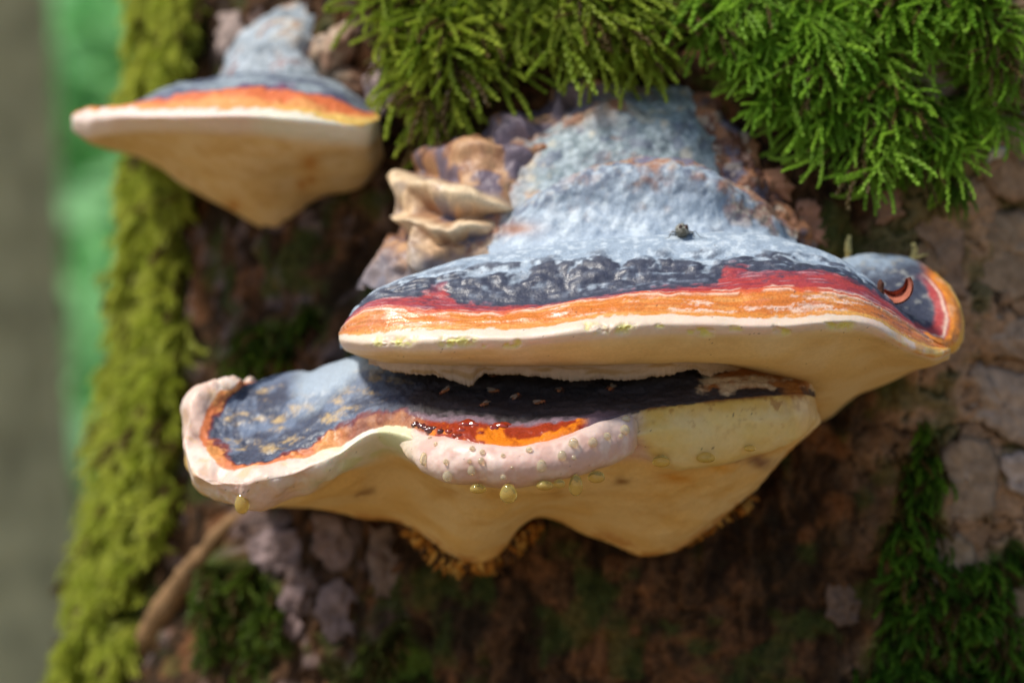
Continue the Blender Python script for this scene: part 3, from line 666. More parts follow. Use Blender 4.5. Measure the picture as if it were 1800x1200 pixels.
def old_rel(q, ui, vi, px, py): return 2.2 * fbm(q / 16, 3, 105) + 0.7 * fbm(q / 6, 3, 107) + 0.15 * fbm(q / 2, 2, 108)

def row(y, l, r, ye, ym, n=9, tilt=0, bul=0.55):
    t = np.linspace(0, 1, n); x = l + (r - l) * t; e = np.abs(2 * t - 1)
    return [(a, y + tilt * (2 * b - 1) , ym + (ye - ym) * c ** 3 ) for a, b, c in zip(x, t, e)]
rows_loft(upper, 'old_crust', [row(150, 1030, 1230, 112, 104), row(185, 985, 1262, 112, 92), row(235, 880, 1305, 112, 84), row(290, 770, 1345, 112, 78), row(350, 722, 1392, 110, 72), row(410, 700, 1410, 108, 66), row(470, 672, 1430, 106, 64), row(530, 660, 1450, 106, 70)], 320, 220, old_col, old_rel)
# middle tier with its rounded shoulder
tx = np.array([858, 900, 960, 1040, 1130, 1210, 1280, 1345, 1402])
top = np.array([425, 372, 330, 298, 284, 288, 318, 362, 408])
def tier(dy, Y0): return [(x, y + d, Y0 + e) for x, y, d, e in zip(tx, top, np.broadcast_to(dy, 9), 14 * np.abs(np.linspace(-1, 1, 9)) ** 2.5)]
def tier_col(q, ui, vi, px, py):
    c, ro = old_col(q, ui, vi, px, py + 0)
    z = fbm(q / 6 + 3, 3, 111)
    c2 = mix((0.14, 0.17, 0.23), (0.36, 0.43, 0.50), ss(-.5, .5, fbm(q / 2.4, 4, 112)))
    c2 = mix(c2, mix((0.34, 0.41, 0.49), (0.50, 0.57, 0.63), ss(-.2, .6, fbm(q / 4, 3, 115))), ss(3, 4, vi))
    rim = ss(3.1, 2.3, vi + 0.9 * z); rim = rim * ss(960, 1060, px)
    c2 = mix(c2, mix((0.36, 0.16, 0.08), (0.14, 0.11, 0.17), ss(-.1, .3, z)), rim * 0.85)
    c2 = mix(c2, (0.36, 0.17, 0.10), np.exp(-(((px - 905) / 38) ** 2 + ((py - 402) / 12) ** 2)) * 0.9)
    zz = fbm(q / 8 + 31, 4, 116); sp = fbm(q / 1.3, 3, 117)
    c2 = mix(c2, mix((0.24, 0.11, 0.07), (0.42, 0.30, 0.20), ss(-.3, .5, sp)), ss(.0, .5, zz + .5 * ss(1230, 1370, px) - .25) * ss(4.6, 3.2, vi) * .85)
    c2 = mix(c2, (0.55, 0.50, 0.40), ss(.25, .7, sp) * ss(3.8, 2.5, vi) * .5)
    return c2, np.clip(0.6 + 0.1 * z, .3, .9)
rows_loft(upper, 'old_crust', [tier(26, 100), tier(3, 80), tier(0, 66), tier(12, 57), tier((430 - top) * 0.6 + 6, 52), tier(455 - top, 42), tier(480 - top, 40)], 300, 170, tier_col,
          lambda q, ui, vi, px, py: 1.3 * fbm(q / 10, 3, 113) + 0.28 * fbm(q / 2.6, 3, 114))
# folded brown and cream knobs at the flank
def knob(px, py, Y, rx, ry, rz, rot, cols, seed, noise=0.22, root=upper, name='knob', ns=95, mat=M_crust, n=4):
    c, s = math.cos(rot), math.sin(rot); ax = np.array([[c, 0, s], [0, 1, 0], [-s, 0, c]])
    V, F = blob_mesh(P(px, py, Y), ax, np.array([rx, ry, rz]) * 1e-3, n, noise, ns, seed); q = V * 1e3
    cc = mix(cols[0], cols[1], ss(-.35, .45, fbm(q / 5, 4, seed + 200))); cc = mix(cc, cols[2], ss(0.15, .5, fbm(q / 7 + 11, 3, seed + 210)))
    return mesh_obj(name, V, F, mat, root, col=cc, rough=np.clip(0.5 + 0.15 * fbm(q / 3, 2, 5), .2, .9))
BRN, CRM, PUR, DRK = (0.32, 0.15, 0.075), (0.78, 0.60, 0.38), (0.15, 0.12, 0.16), (0.06, 0.04, 0.035)
def ridge(px, py, pts, w):
    best = np.full(px.shape, 1e9)
    for (x0, y0), (x1, y1) in zip(pts[:-1], pts[1:]):
        dx, dy = x1 - x0, y1 - y0; t = np.clip(((px - x0) * dx + (py - y0) * dy) / (dx * dx + dy * dy), 0, 1)
        best = np.minimum(best, np.hypot(px - x0 - t * dx, py - y0 - t * dy))
    return np.exp(-(best / w) ** 2)
RID = [([(738, 335), (790, 352), (850, 364), (892, 366)], 19, 6.5), ([(742, 396), (790, 412), (825, 402), (862, 404)], 12, 4.5), ([(735, 330), (728, 380), (745, 420), (740, 470)], 15, 5.0),
       ([(760, 290), (830, 275), (920, 275)], 20, 6.0), ([(700, 430), (680, 470), (655, 500)], 12, 4.0), ([(880, 238), (925, 232)], 16, 6.0), ([(950, 268), (985, 262)], 14, 4.5), ([(985, 175), (1040, 158), (1090, 168)], 16, 5.0), ([(1000, 225), (1035, 215)], 14, 4.0)]
CRE = [([(755, 375), (800, 384), (870, 383)], 8, 4.0), ([(770, 425), (860, 422)], 6, 3.0), ([(750, 312), (800, 318)], 9, 2.5), ([(1005, 190), (1018, 212), (1028, 250)], 9, 6.0), ([(870, 262), (930, 258)], 8, 4.0), ([(700, 480), (725, 440)], 8, 3.0)]
def fl_rel(q, ui, vi, px, py):
    wx, wy = px + 9 * fbm(q / 7, 2, 151), py + 7 * fbm(q / 7 + 9, 2, 152)
    d = 1.2 * fbm(q / 12, 3, 153) + .5 * fbm(q / 4, 3, 154)
    for p_, w, a_ in RID: d = d + a_ * ridge(wx, wy, p_, w)
    for p_, w, a_ in CRE: d = d - a_ * ridge(wx, wy, p_, w)
    return d
def fl_col(q, ui, vi, px, py):
    wx, wy = px + 9 * fbm(q / 7, 2, 151), py + 7 * fbm(q / 7 + 9, 2, 152)
    z = fbm(q / 5, 4, 155); z2 = fbm(q / 9 + 5, 3, 156)
    c = mix(mix((0.30, 0.14, 0.07), (0.50, 0.28, 0.14), ss(-.4, .5, z)), (0.16, 0.12, 0.15), ss(.05, .4, z2 + .35 * ss(840, 930, px) * ss(390, 350, py) - .2 * ss(820, 740, px)))
    cr = np.maximum(ridge(wx, wy, RID[0][0], 15), ridge(wx, wy, RID[1][0], 10)); cr = np.maximum(cr, .6 * ridge(wx, wy, RID[2][0], 17))
    c = mix(c, (0.74, 0.56, 0.35), np.clip(cr * (1.0 + .6 * z), 0, 1)); c = mix(c, (0.20, 0.19, 0.22), ss(430, 480, py - 15 * z) * .8)
    c = mix(c, (0.60, 0.42, 0.25), ss(.2, .6, z) * ss(850, 770, px) * ss(420, 330, py) * .8)
    c = mix(c, (0.07, 0.045, 0.03), ridge(wx, wy, CRE[3][0], 12) * .9)
    return c, np.clip(.5 + .15 * z, .25, .9)
rows_loft(upper, 'folded_flank', [row(150, 985, 1130, 120, 104, 7), row(185, 950, 1120, 118, 98, 7), row(230, 865, 1080, 116, 94, 7), row(275, 765, 1040, 114, 88, 7), row(320, 730, 990, 114, 80, 7), row(365, 714, 940, 112, 76, 7), row(410, 706, 920, 112, 74, 7), row(455, 672, 900, 112, 74, 7), row(510, 630, 880, 112, 78, 7)], 260, 260, fl_col, fl_rel)
def fr_rel(q, ui, vi, px, py): return 2.6 * fbm(q / 11 + 70, 3, 161) + 1.6 * np.abs(fbm(q / 6 + 7, 3, 162)) + .5 * fbm(q / 2, 3, 163)
def fr_col(q, ui, vi, px, py):
    z = fbm(q / 5 + 3, 4, 164); z2 = fbm(q / 8 + 25, 4, 165)
    c = mix((0.13, 0.055, 0.035), (0.34, 0.155, 0.075), ss(-.4, .5, z)); c = mix(c, (0.10, 0.09, 0.13), ss(.1, .5, z2)); c = mix(c, (0.50, 0.42, 0.34), ss(.35, .7, fbm(q / 4 + 50, 3, 166)) * .7)
    return c, np.clip(.6 + .15 * z, .3, .9)
rows_loft(upper, 'folded_flank', [row(165, 1205, 1262, 118, 104, 7), row(205, 1200, 1300, 116, 98, 7), row(250, 1195, 1335, 114, 92, 7), row(300, 1200, 1372, 114, 88, 7), row(350, 1240, 1405, 112, 84, 7), row(400, 1290, 1440, 112, 84, 7), row(450, 1310, 1462, 114, 90, 7)], 170, 200, fr_col, fr_rel)

# ---- lower, dripping bracket
def build_lower():
    root = thing('bracket_fungus', P(1000, 800, 95), 'dripping bracket fungus with pink lip and dark crust, shaded by the large bracket', 'fungus')
    B = [
        # back closure
        [(520, 668, 130), (530, 670, 128), (535, 672, 125), (540, 676, 120), (545, 680, 118), (550, 680, 115), (570, 680, 112), (610, 668, 110), (650, 650, 108), (700, 650, 105), (760, 650, 102), (830, 650, 100), (930, 650, 100), (1030, 650, 100), (1120, 650, 100), (1200, 650, 100), (1300, 655, 98), (1370, 660, 95), (1405, 665, 90)],
        [(500, 655, 84), (500, 656, 82), (505, 660, 78), (512, 668, 72), (520, 674, 68), (535, 672, 64), (560, 660, 62), (600, 645, 60), (645, 628, 56), (690, 630, 50), (750, 632, 46), (830, 636, 44), (930, 634, 43), (1030, 632, 43), (1120, 630, 43), (1200, 630, 43), (1300, 638, 43), (1380, 648, 43), (1418, 655, 45)],
        [(462, 664, 76), (440, 682, 70), (415, 715, 62), (412, 755, 52), (430, 785, 43), (460, 788, 39), (515, 772, 37), (575, 740, 37), (640, 700, 36), (700, 686, 33), (760, 690, 28), (830, 695, 26), (930, 698, 25), (1030, 695, 25), (1120, 690, 25), (1200, 680, 26), (1300, 672, 28), (1380, 672, 32), (1422, 670, 38)],
        [(436, 674, 71), (402, 696, 65), (378, 738, 56), (374, 780, 46), (396, 806, 36), (440, 810, 31), (510, 797, 29), (580, 768, 29), (650, 732, 27), (710, 724, 20), (762, 740, 9), (832, 744, 4), (930, 748, 2), (1003, 739, 3), (1110, 718, 13), (1200, 706, 18), (1300, 696, 21), (1380, 688, 26), (1420, 690, 32)],
        [(425, 676, 69), (384, 692, 63), (362, 738, 54), (358, 785, 44), (384, 817, 33), (440, 818, 28), (520, 806, 26), (590, 784, 26), (655, 753, 24), (712, 750, 16), (770, 768, 2), (842, 779, -4), (930, 781, -5), (1006, 757, -2), (1112, 723, 11), (1200, 710, 16), (1300, 700, 19), (1386, 693, 24), (1424, 696, 31)],
        [(418, 670, 70), (352, 688, 62), (330, 738, 51), (328, 795, 39), (354, 838, 27), (430, 846, 20), (520, 828, 19), (592, 798, 21), (656, 762, 22), (716, 768, 10), (778, 808, -9), (848, 819, -13), (930, 820, -14), (1032, 799, -8), (1115, 765, 4), (1200, 752, 13), (1300, 742, 16), (1392, 728, 22), (1428, 716, 30)],
        [(428, 684, 78), (345, 700, 72), (322, 755, 60), (322, 808, 46), (344, 856, 35), (425, 882, 27), (520, 866, 25), (602, 824, 26), (664, 780, 27), (728, 800, 16), (794, 840, 4), (858, 852, 1), (936, 852, 0), (1036, 832, 4), (1125, 804, 13), (1200, 812, 17), (1300, 795, 20), (1396, 762, 25), (1431, 735, 30)],
        [(450, 700, 90), (362, 715, 88), (340, 770, 80), (340, 818, 68), (362, 864, 55), (440, 886, 46), (540, 876, 46), (625, 846, 50), (700, 822, 48), (765, 842, 36), (820, 860, 27), (880, 866, 25), (950, 864, 25), (1040, 846, 27), (1130, 832, 27), (1205, 832, 31), (1302, 815, 33), (1396, 775, 30), (1433, 742, 38)],
        [(470, 705, 100), (385, 722, 104), (362, 778, 98), (362, 824, 88), (384, 868, 78), (450, 886, 70), (545, 884, 72), (630, 885, 74), (705, 885, 72), (760, 900, 66), (810, 920, 58), (870, 920, 54), (950, 892, 56), (1046, 895, 56), (1132, 900, 54), (1205, 890, 52), (1295, 850, 50), (1396, 785, 48), (1434, 748, 48)],
        [(490, 708, 130), (410, 726, 140), (385, 782, 140), (385, 828, 130), (410, 868, 118), (465, 886, 108), (550, 890, 106), (630, 903, 102), (700, 913, 98), (748, 948, 94), (800, 982, 90), (862, 982, 90), (945, 912, 92), (1052, 942, 90), (1130, 972, 86), (1195, 960, 84), (1282, 905, 78), (1390, 795, 68), (1434, 755, 60)],
        [(520, 708, 190), (450, 726, 200), (430, 782, 200), (430, 825, 190), (450, 856, 180), (500, 875, 170), (570, 880, 155), (640, 892, 145), (705, 900, 135), (760, 925, 125), (805, 950, 118), (860, 950, 116), (945, 900, 116), (1052, 925, 114), (1130, 950, 112), (1190, 935, 110), (1270, 885, 108), (1370, 790, 104), (1415, 755, 100)],
    ]
    G, ui, vi = loft(wrap_ends(B, (470, 690, 150), (1432, 715, 100)), 780, 360); ui = ui - 1; N, flip = orient(G, gnorm(G)); q = G * 1e3; px, py = toPX(G)
    zf = fbm(q / 1.8, 3, 121); zb = fbm(q / 9, 4, 122); zc = fbm(q / 5 + 7, 4, 123)
    lip = ss(9, 10, ui) * ss(14.6, 13.6, ui)
    lobe = ss(8.5, 6.5, ui)
    yelr = ss(13.7, 14.3, ui)
    d = 0.7 * fbm(q / 12, 3, 125) * ss(1, 1.5, vi) * ss(4, 3.4, vi) + 0.35 * zf * ss(1, 1.5, vi) * ss(4, 3.4, vi)
    d += lip * ss(4.0, 4.4, vi) * ss(7, 6, vi) * (0.5 * fbm(q / 3.4, 3, 127) + 0.5 * fbm(q / 10, 2, 128))
    d += lobe * ss(2.0, 4.0, vi) * ss(8, 6.5, vi) * 2.3 * fbm(q / 13 + 3, 2, 126)
    d += lobe * ss(4.0, 4.4, vi) * ss(7, 6, vi) * (0.5 * fbm(q / 6, 3, 129) + 0.35 * zf * ss(430, 400, np.abs(px - 400) + 380))
    d += yelr * ss(4, 5, vi) * 0.5 * fbm(q / 8, 3, 130)
    d += ss(6.3, 7.2, vi) * (1.1 * fbm(q / 22, 2, 131) + 0.15 * zf)
    # swollen end of the pink lip
    d += 0.0 * np.exp(-((ui - 13.8) / 0.4) ** 2) * ss(4.2, 4.8, vi) * ss(6.6, 5.8, vi)
    d -= 0.5 * np.exp(-((ui - 14.55) / 0.25) ** 2) * ss(4.0, 4.6, vi) * ss(7, 6, vi)
    d = d - lip * ss(3.9, 4.6, vi) * ss(7.2, 6.2, vi) * 4.5
    Gd = G + N * d[..., None] * 1e-3
    # crust
    st = fbm(np.stack([px / 60, vi * 8, ui * 0.2], -1), 4, 133)
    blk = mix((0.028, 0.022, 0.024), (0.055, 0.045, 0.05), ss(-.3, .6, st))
    lob = mix(mix((0.055, 0.065, 0.10), (0.15, 0.19, 0.27), ss(-.4, .6, zb + .4 * st)), (0.62, 0.42, 0.17), ss(0.12, .85, fbm(np.stack([q[..., 0] / 11, q[..., 2] / 3.0, q[..., 1] / 9], -1), 5, 134, .65) + 0.3 * fbm(q / .9, 3, 136)) * ss(2.75, 2.2, vi) * 0.75)
    lob = mix(lob, (0.36, 0.43, 0.50), ss(1.75, 1.2, vi + 0.2 * zb) * ss(500, 540, px))
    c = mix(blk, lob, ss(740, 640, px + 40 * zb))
    orl = mix((0.58, 0.16, 0.05), (0.72, 0.30, 0.09), ss(-.2, .5, zb + zf * .3))
    oll = mix((0.74, 0.20, 0.012), (0.30, 0.035, 0.012), ss(0.2, .6, zc + ss(880, 760, px) * 0.45 + ss(3.75, 3.2, vi) * 0.4))
    brn = mix((0.26, 0.085, 0.045), (0.42, 0.17, 0.07), ss(-.3, .4, zb))
    oz = mix(mix(orl, brn, ss(560, 640, px)), oll, ss(720, 760, px))
    wv = vi + (0.30 + .3 * lobe) * zb * (1 - lip * .5) + 0.04 * zf
    c = mix(c, mix((0.16, 0.03, 0.03), (0.20, 0.13, 0.16), ss(690, 760, px)), ss(2.75, 2.95, wv) * ss(14.2, 13.2, ui))
    c = mix(c, oz, ss(2.97, 3.12, wv) * ss(13.35, 13.15, ui))
    # right end: cream and rust over the black
    rz = ss(1225, 1245, px + 12 * zf) * ss(2.55, 2.35, vi + 0.3 * zc)
    c = mix(c, mix((0.62, 0.46, 0.28), (0.36, 0.13, 0.03), ss(-.1, .5, zc + ss(1300, 1390, px) * .5)), rz)
    c = mix(c, (0.40, 0.17, 0.04), ss(1340, 1400, px) * ss(-.1, .4, zc) * ss(4.2, 3, vi))
    speck = ss(.25, .8, fbm(q / 1.7, 4, 176) + .3 * zc)
    und0 = lambda q: mix((0.76, 0.52, 0.21), (0.78, 0.58, 0.29), ss(-.4, .5, fbm(q / 18, 3, 137)))
    # margin
    pink = mix((0.66, 0.43, 0.355), (0.74, 0.54, 0.46), ss(-.4, .5, fbm(q / 5, 3, 135)))
    pink = mix(pink, (0.66, 0.58, 0.56), ss(980, 1010, px + 10 * zf) * ss(760, 740, py) * .7)  # greyer top at the right end: partial shade painted into the pink
    white = mix((0.80, 0.74, 0.58), (0.70, 0.70, 0.42), ss(0, .5, zb))
    rimc = mix((0.74, 0.52, 0.42), (0.76, 0.62, 0.52), ss(-.3, .5, zb)); rimc = mix(rimc, (0.74, 0.46, 0.22), ss(0.1, .7, zc) * .55)
    yc = mix(mix((0.72, 0.55, 0.25), (0.72, 0.52, 0.17), ss(-.6, .9, zb)), (0.72, 0.48, 0.10), ss(-.1, .9, zc) * ss(5.6, 4.2, vi) * .6)
    mg = mix(rimc, white, ss(520, 600, px)); mg = mix(mg, pink, ss(712, 735, px)); mg = mix(mg, yc, ss(13.95, 14.35, ui + 0.12 * zb))
    wm = vi + 0.10 * zb + 0.05 * zf
    c = mix(c, mg, ss(4.0, 4.08, wm))
    c = mix(c, (0.66, 0.40, 0.06), ss(4.9, 4.1, vi + .4 * zc) * ss(3.95, 4.1, wm) * yelr * .7)
    c = mix(c, (0.20, 0.07, 0.015), np.exp(-((wm - 4.06) / 0.13) ** 2) * yelr * ss(-.5, .2, zb + .5 * zf) * .9)
    c = mix(c, (0.36, 0.16, 0.03), speck * ss(775, 700, py + 25 * zb) * yelr * ss(4.0, 4.2, wm) * .75)
    c = mix(c, und0(q), ss(16.9, 17.5, ui + .15 * zb) * ss(3.6, 4.2, vi))
    c = mix(c, (0.34, 0.12, 0.02), np.exp(-(((px - 1400) / 24) ** 2 + ((py - 685) / 42) ** 2)) * ss(-.5, .3, zc + .2) * .9)
    und = mix((0.76, 0.50, 0.19), (0.78, 0.56, 0.27), ss(-.4, .5, fbm(q / 18, 3, 137)))
    und = mix(und, (0.64, 0.38, 0.11), ss(-0.1, 1.0, fbm(q / 11 + 8, 5, 138)) * .55)
    for x, y, rx, ry, cc, s in [(1095, 847, 14, 8, (0.22, 0.09, 0.02), .8), (640, 867, 14, 8, (0.25, 0.12, 0.04), .8), (1335, 815, 26, 11, (0.16, 0.06, 0.05), .8), (1290, 812, 14, 8, (0.2, 0.08, 0.06), .7), (1190, 840, 30, 9, (0.62, 0.27, 0.03), .8), (1270, 830, 30, 9, (0.66, 0.33, 0.04), .8), (975, 868, 14, 12, (0.45, 0.22, 0.04), .6), (790, 870, 26, 9, (0.55, 0.28, 0.05), .5), (870, 872, 24, 8, (0.55, 0.28, 0.05), .5)]:
        e = np.exp(-(((px - x + 8 * zc) / rx) ** 2 + ((py - y + 5 * zb) / ry) ** 2)) * (vi > 6); und = mix(und, cc, e * s)
    edgeb = ss(8.6, 9.0, vi + .2 * zb); und = mix(und, (0.50, 0.20, 0.03), edgeb * ss(0, .4, zc + .15) * .7)
    c = mix(c, und, ss(6.2, 6.7, vi + .1 * zb))
    dots = (vn(q / 0.8, 139) > 0.94) & (vi < 6); c = mix(c, (0.04, 0.025, 0.02), dots * .75)
    ro = 0.62 - 0.18 * lobe * ss(4, 3, vi) + 0.1 * zf
    gl = ss(2.9, 3.05, vi) * ss(700, 750, px) * ss(13.5, 13.2, ui); ro = ro * (1 - gl) + 0.16 * gl
    split_parts(root, Gd, c, np.clip(ro, .12, .9), vi, [('cap_crust', 0, 4.03, M_crust), ('growing_margin', 4.03, 6.4, M_margin), ('pore_surface', 6.4, 10, M_pore)], flip)
    # the swollen pink lip, a thick roll along the front
    cx = np.array([684, 714, 745, 792, 860, 930, 1000, 1060, 1100, 1118, 1128.]); cy = np.array([756, 770, 790, 808, 818, 816, 800, 780, 764, 760, 759.])
    rr = np.array([6, 21, 31, 37, 38, 36, 38, 39, 37, 26, 5.]); cY = np.array([32, 15.5, 6.5, -2, -6, -7, -4, 2, 8, 11, 13.])
    tt = np.arange(11.); TT = np.linspace(0, 10, 300); C = spl(tt, TT, np.stack([cx, cy, cY, rr], -1))
    tg = np.gradient(C[:, :2], axis=0); tg /= np.linalg.norm(tg, axis=1, keepdims=True); nrm = np.stack([-tg[:, 1], tg[:, 0]], -1)
    ph = np.linspace(0, 2 * math.pi, 120)[None]; rad = np.maximum(C[:, 3:4], 1)
    GX = C[:, 0:1] + nrm[:, 0:1] * rad * np.cos(ph); GY = C[:, 1:2] + nrm[:, 1:2] * rad * np.cos(ph); GZ = C[:, 2:3] - np.sin(ph) * rad / 6 * 1.15
    Lg = P(GX, GY, GZ); Ln = gnorm(Lg); ctr = P(C[:, 0], C[:, 1], C[:, 2])[:, None]
    if ((Lg - ctr) * Ln).sum() < 0: Ln = -Ln
    lq = Lg * 1e3; Lg = Lg + Ln * (0.6 * fbm(lq / 10, 2, 171) + 0.13 * fbm(lq / 2.8, 2, 172) + .03 * fbm(lq / .9, 2, 173))[..., None] * 1e-3
    lpx, lpy = toPX(Lg); lz = fbm(lq / 4.5, 4, 174)
    lc = mix((0.66, 0.42, 0.345), (0.74, 0.55, 0.47), ss(-.4, .5, lz)); lc = mix(lc, (0.56, 0.47, 0.44), ss(990, 1030, lpx + 10 * lz) * ss(775, 740, lpy + 8 * lz) * .75)  # grey upper right end of the roll is painted-in shade
    lc = mix(lc, (0.72, 0.62, 0.44), ss(745, 712, lpx) * .8); lc = mix(lc, (0.66, 0.47, 0.24), ss(1108, 1126, lpx) * .7); lc = mix(lc, (0.70, 0.48, 0.28), ss(.75, 1.0, np.cos(ph) + 0 * lz) * .6)
    lc = mix(lc, (0.04, 0.03, 0.025), (vn(lq / .7, 175) > .955) * .6)
    mesh_obj('swollen_lip', Lg, grid_faces(300, 120, False), M_margin, root, col=lc)
    lipbv = bvh_of(Lg)
    # rotten orange tissue under the bracket
    rs = np.random.RandomState(12); bv = bvh_of(Gd); parts, cols = [], []
    for k in range(420):
        if k < 330: x = rs.uniform(728, 945); edge = np.interp(x, [728, 760, 800, 862, 905, 945], [925, 962, 982, 982, 955, 915])
        else: x = rs.uniform(1180, 1320); edge = np.interp(x, [1180, 1280, 1320], [962, 905, 880])
        L = rs.uniform(4, 34) * (1 if k < 330 else .45); dx = rs.normal() * 9
        y0 = edge - rs.uniform(-4, 10); Y = 95 + rs.uniform(-2, 6); bend = rs.normal() * 8
        pth = P(np.array([x, x + dx * .4 + bend, x + dx]), np.array([y0, y0 + L * .5, y0 + L]), np.array([Y, Y + 1, Y + 5]))
        v, f = tube_tri(pth, np.array([1.0, .9, .25]) * 1e-3 * rs.uniform(.5, 1.6), 5); parts.append((v, f))
        cols.append(np.tile(np.array([(0.40, 0.17, 0.025), (0.26, 0.10, 0.015), (0.52, 0.29, 0.07), (0.09, 0.04, 0.015)][rs.randint(4)]) * rs.uniform(.7, 1.2), (len(v), 1)))
    V, F = join(parts); mesh_obj('rotting_fringe', V, F, M_pore, root, col=np.concatenate(cols))['kind'] = 'stuff'
    return root, bv, lipbv
lower, LBV, LIPBV = build_lower()

# ---- left bracket, further round the trunk
def build_left():
    root = thing('bracket_fungus', P(500, 240, 185), 'smaller bracket fungus with grey cap jutting past the mossy edge', 'fungus')
    X = [128, 150, 200, 270, 350, 440, 530, 600, 645, 668]
    Ym = [165, 148, 132, 118, 106, 98, 96, 100, 108, 122]
    def cur(xs, ys, dY): return [(x, y, a + b) for x, y, a, b in zip(xs, ys, Ym, dY)]
    curves = [
        cur([180, 215, 255, 300, 365, 445, 525, 590, 630, 650], [215, 205, 190, 175, 160, 150, 155, 170, 190, 205], [60, 70, 78, 85, 90, 92, 92, 88, 80, 68]),
        cur([135, 165, 225, 290, 365, 445, 525, 590, 628, 652], [204, 192, 186, 158, 142, 134, 136, 150, 172, 192], [8, 14, 22, 32, 40, 44, 44, 38, 28, 14]),
        cur([131, 157, 215, 280, 357, 442, 527, 595, 636, 660], [203, 190, 187, 172, 160, 155, 158, 172, 190, 197], [4, 8, 12, 18, 22, 24, 24, 20, 15, 8]),
        cur([130, 154, 208, 275, 353, 441, 528, 597, 640, 664], [204, 191, 188, 183, 173, 168, 178, 190, 199, 200], [2, 5, 8, 11, 13, 14, 14, 12, 9, 5]),
        cur([129, 152, 204, 272, 351, 440, 529, 599, 643, 666], [206, 194, 190, 190, 188, 187, 195, 204, 208, 204], [0, 2, 3, 4, 5, 5, 5, 4, 3, 2]),
        cur(X, [214, 212, 206, 206, 205, 204, 212, 220, 222, 210], [-3, -3, -3, -3, -3, -3, -3, -3, -3, -2]),
        cur([129, 151, 202, 272, 352, 441, 530, 601, 646, 670], [226, 232, 224, 220, 218, 218, 228, 238, 240, 222], [2, 2, 2, 2, 2, 2, 2, 2, 2, 2]),
        cur([140, 165, 215, 285, 362, 446, 530, 600, 648, 672], [238, 252, 246, 248, 255, 262, 270, 275, 275, 255], [12, 14, 16, 18, 20, 22, 22, 22, 18, 10]),
        cur([152, 178, 235, 310, 385, 455, 520, 590, 640, 670], [246, 262, 272, 300, 325, 335, 325, 325, 318, 285], [30, 36, 42, 48, 52, 55, 55, 55, 45, 30]),
        cur([165, 190, 262, 340, 420, 475, 508, 560, 615, 660], [246, 262, 285, 335, 378, 400, 388, 352, 338, 305], [48, 58, 66, 72, 78, 82, 82, 80, 70, 50]),
        cur([220, 240, 300, 370, 440, 480, 515, 560, 605, 640], [240, 252, 270, 315, 360, 380, 372, 342, 325, 300], [90, 100, 108, 112, 116, 118, 118, 116, 108, 90]),
    ]
    G, ui, vi = loft(wrap_ends(curves, (150, 226, 215)), 380, 200); N, flip = orient(G, gnorm(G)); q = G * 1e3; px, py = toPX(G)
    zf = fbm(q / 2.2, 3, 141); zb = fbm(q / 10, 4, 142); zc = fbm(q / 6 + 4, 3, 143)
    d = (0.8 * zb + 0.3 * zf) * ss(5, 4, vi) + 0.6 * fbm(q / 11, 2, 144) * ss(4, 5, vi) * ss(7, 6, vi) + 1.0 * fbm(q / 20, 2, 145) * ss(6.5, 7.5, vi)
    Gd = G + N * d[..., None] * 1e-3
    st = fbm(np.stack([q[..., 0] / 10, vi * 6, vi * 0], -1), 4, 146); w = vi + .25 * zb + .1 * zf
    c = mix((0.28, 0.33, 0.37), (0.09, 0.11, 0.16), ss(-.3, .4, st)); c = mix(c, (0.13, 0.06, 0.13), ss(1.8, 2.1, w))
    c = mix(c, (0.68, 0.17, 0.06), ss(2.05, 2.4, w)); c = mix(c, (0.76, 0.32, 0.10), ss(2.8, 3.3, w)); c = mix(c, (0.78, 0.50, 0.14), ss(3.5, 3.9, w) * ss(430, 560, px))
    c = mix(c, mix((0.84, 0.66, 0.57), (0.80, 0.74, 0.60), ss(420, 480, px)), ss(4.0 , 4.25, w - ss(480, 640, px) * 0.7))
    und = mix((0.72, 0.49, 0.22), (0.76, 0.55, 0.29), ss(-.4, .5, zb)); und = mix(und, (0.60, 0.34, 0.10), ss(-.1, .9, zc) * .5)
    for x, y, r in [(545, 288, 16), (530, 328, 10), (548, 318, 9), (410, 362, 12)]: und = mix(und, (0.52, 0.2, 0.02), np.exp(-((px - x) ** 2 + (py - y) ** 2) / r ** 2) * .8)
    c = mix(c, und, ss(6.1, 6.7, vi))
    split_parts(root, Gd, c, np.clip(.5 + .12 * zf, .2, .9), vi, [('cap_crust', 0, 4.2, M_crust), ('growing_margin', 4.2, 6.35, M_margin), ('pore_surface', 6.35, 10, M_pore)], flip)
    def rc(q, ui, vi, px, py):
        z = fbm(q / 6, 4, 147); c = mix((0.24, 0.28, 0.31), (0.40, 0.45, 0.49), ss(-.4, .5, fbm(q / 3, 3, 148)))
        c = mix(c, (0.52, 0.42, 0.28), ss(.0, .5, z) * ss(110, 50, py)); c = mix(c, (0.28, 0.15, 0.13), ss(.25, .6, z + .3 * ss(560, 600, px)) * .8); return c, np.clip(.6 + .1 * z, .3, .9)
    rows_loft(root, 'old_crust', [row(6, 505, 575, 205, 196, 7), row(30, 465, 585, 200, 180, 7), row(65, 425, 590, 198, 170, 7), row(100, 395, 600, 196, 160, 7), row(140, 380, 620, 194, 150, 7), row(180, 375, 630, 194, 150, 7)], 160, 120, rc,
              lambda q, ui, vi, px, py: 2.2 * fbm(q / 13, 3, 149) + .8 * fbm(q / 5, 3, 150))
    for k, (x, y, rx, rz, rot) in enumerate([(590, 90, 7, 12, -.4), (615, 150, 10, 6, -.2), (640, 168, 8, 6, 0)]):
        knob(x, y, 160, rx, 9, rz, rot, ((0.26, 0.14, 0.08), (0.40, 0.27, 0.17), (0.12, 0.08, 0.05)), 80 + k, .4, root)
build_left()

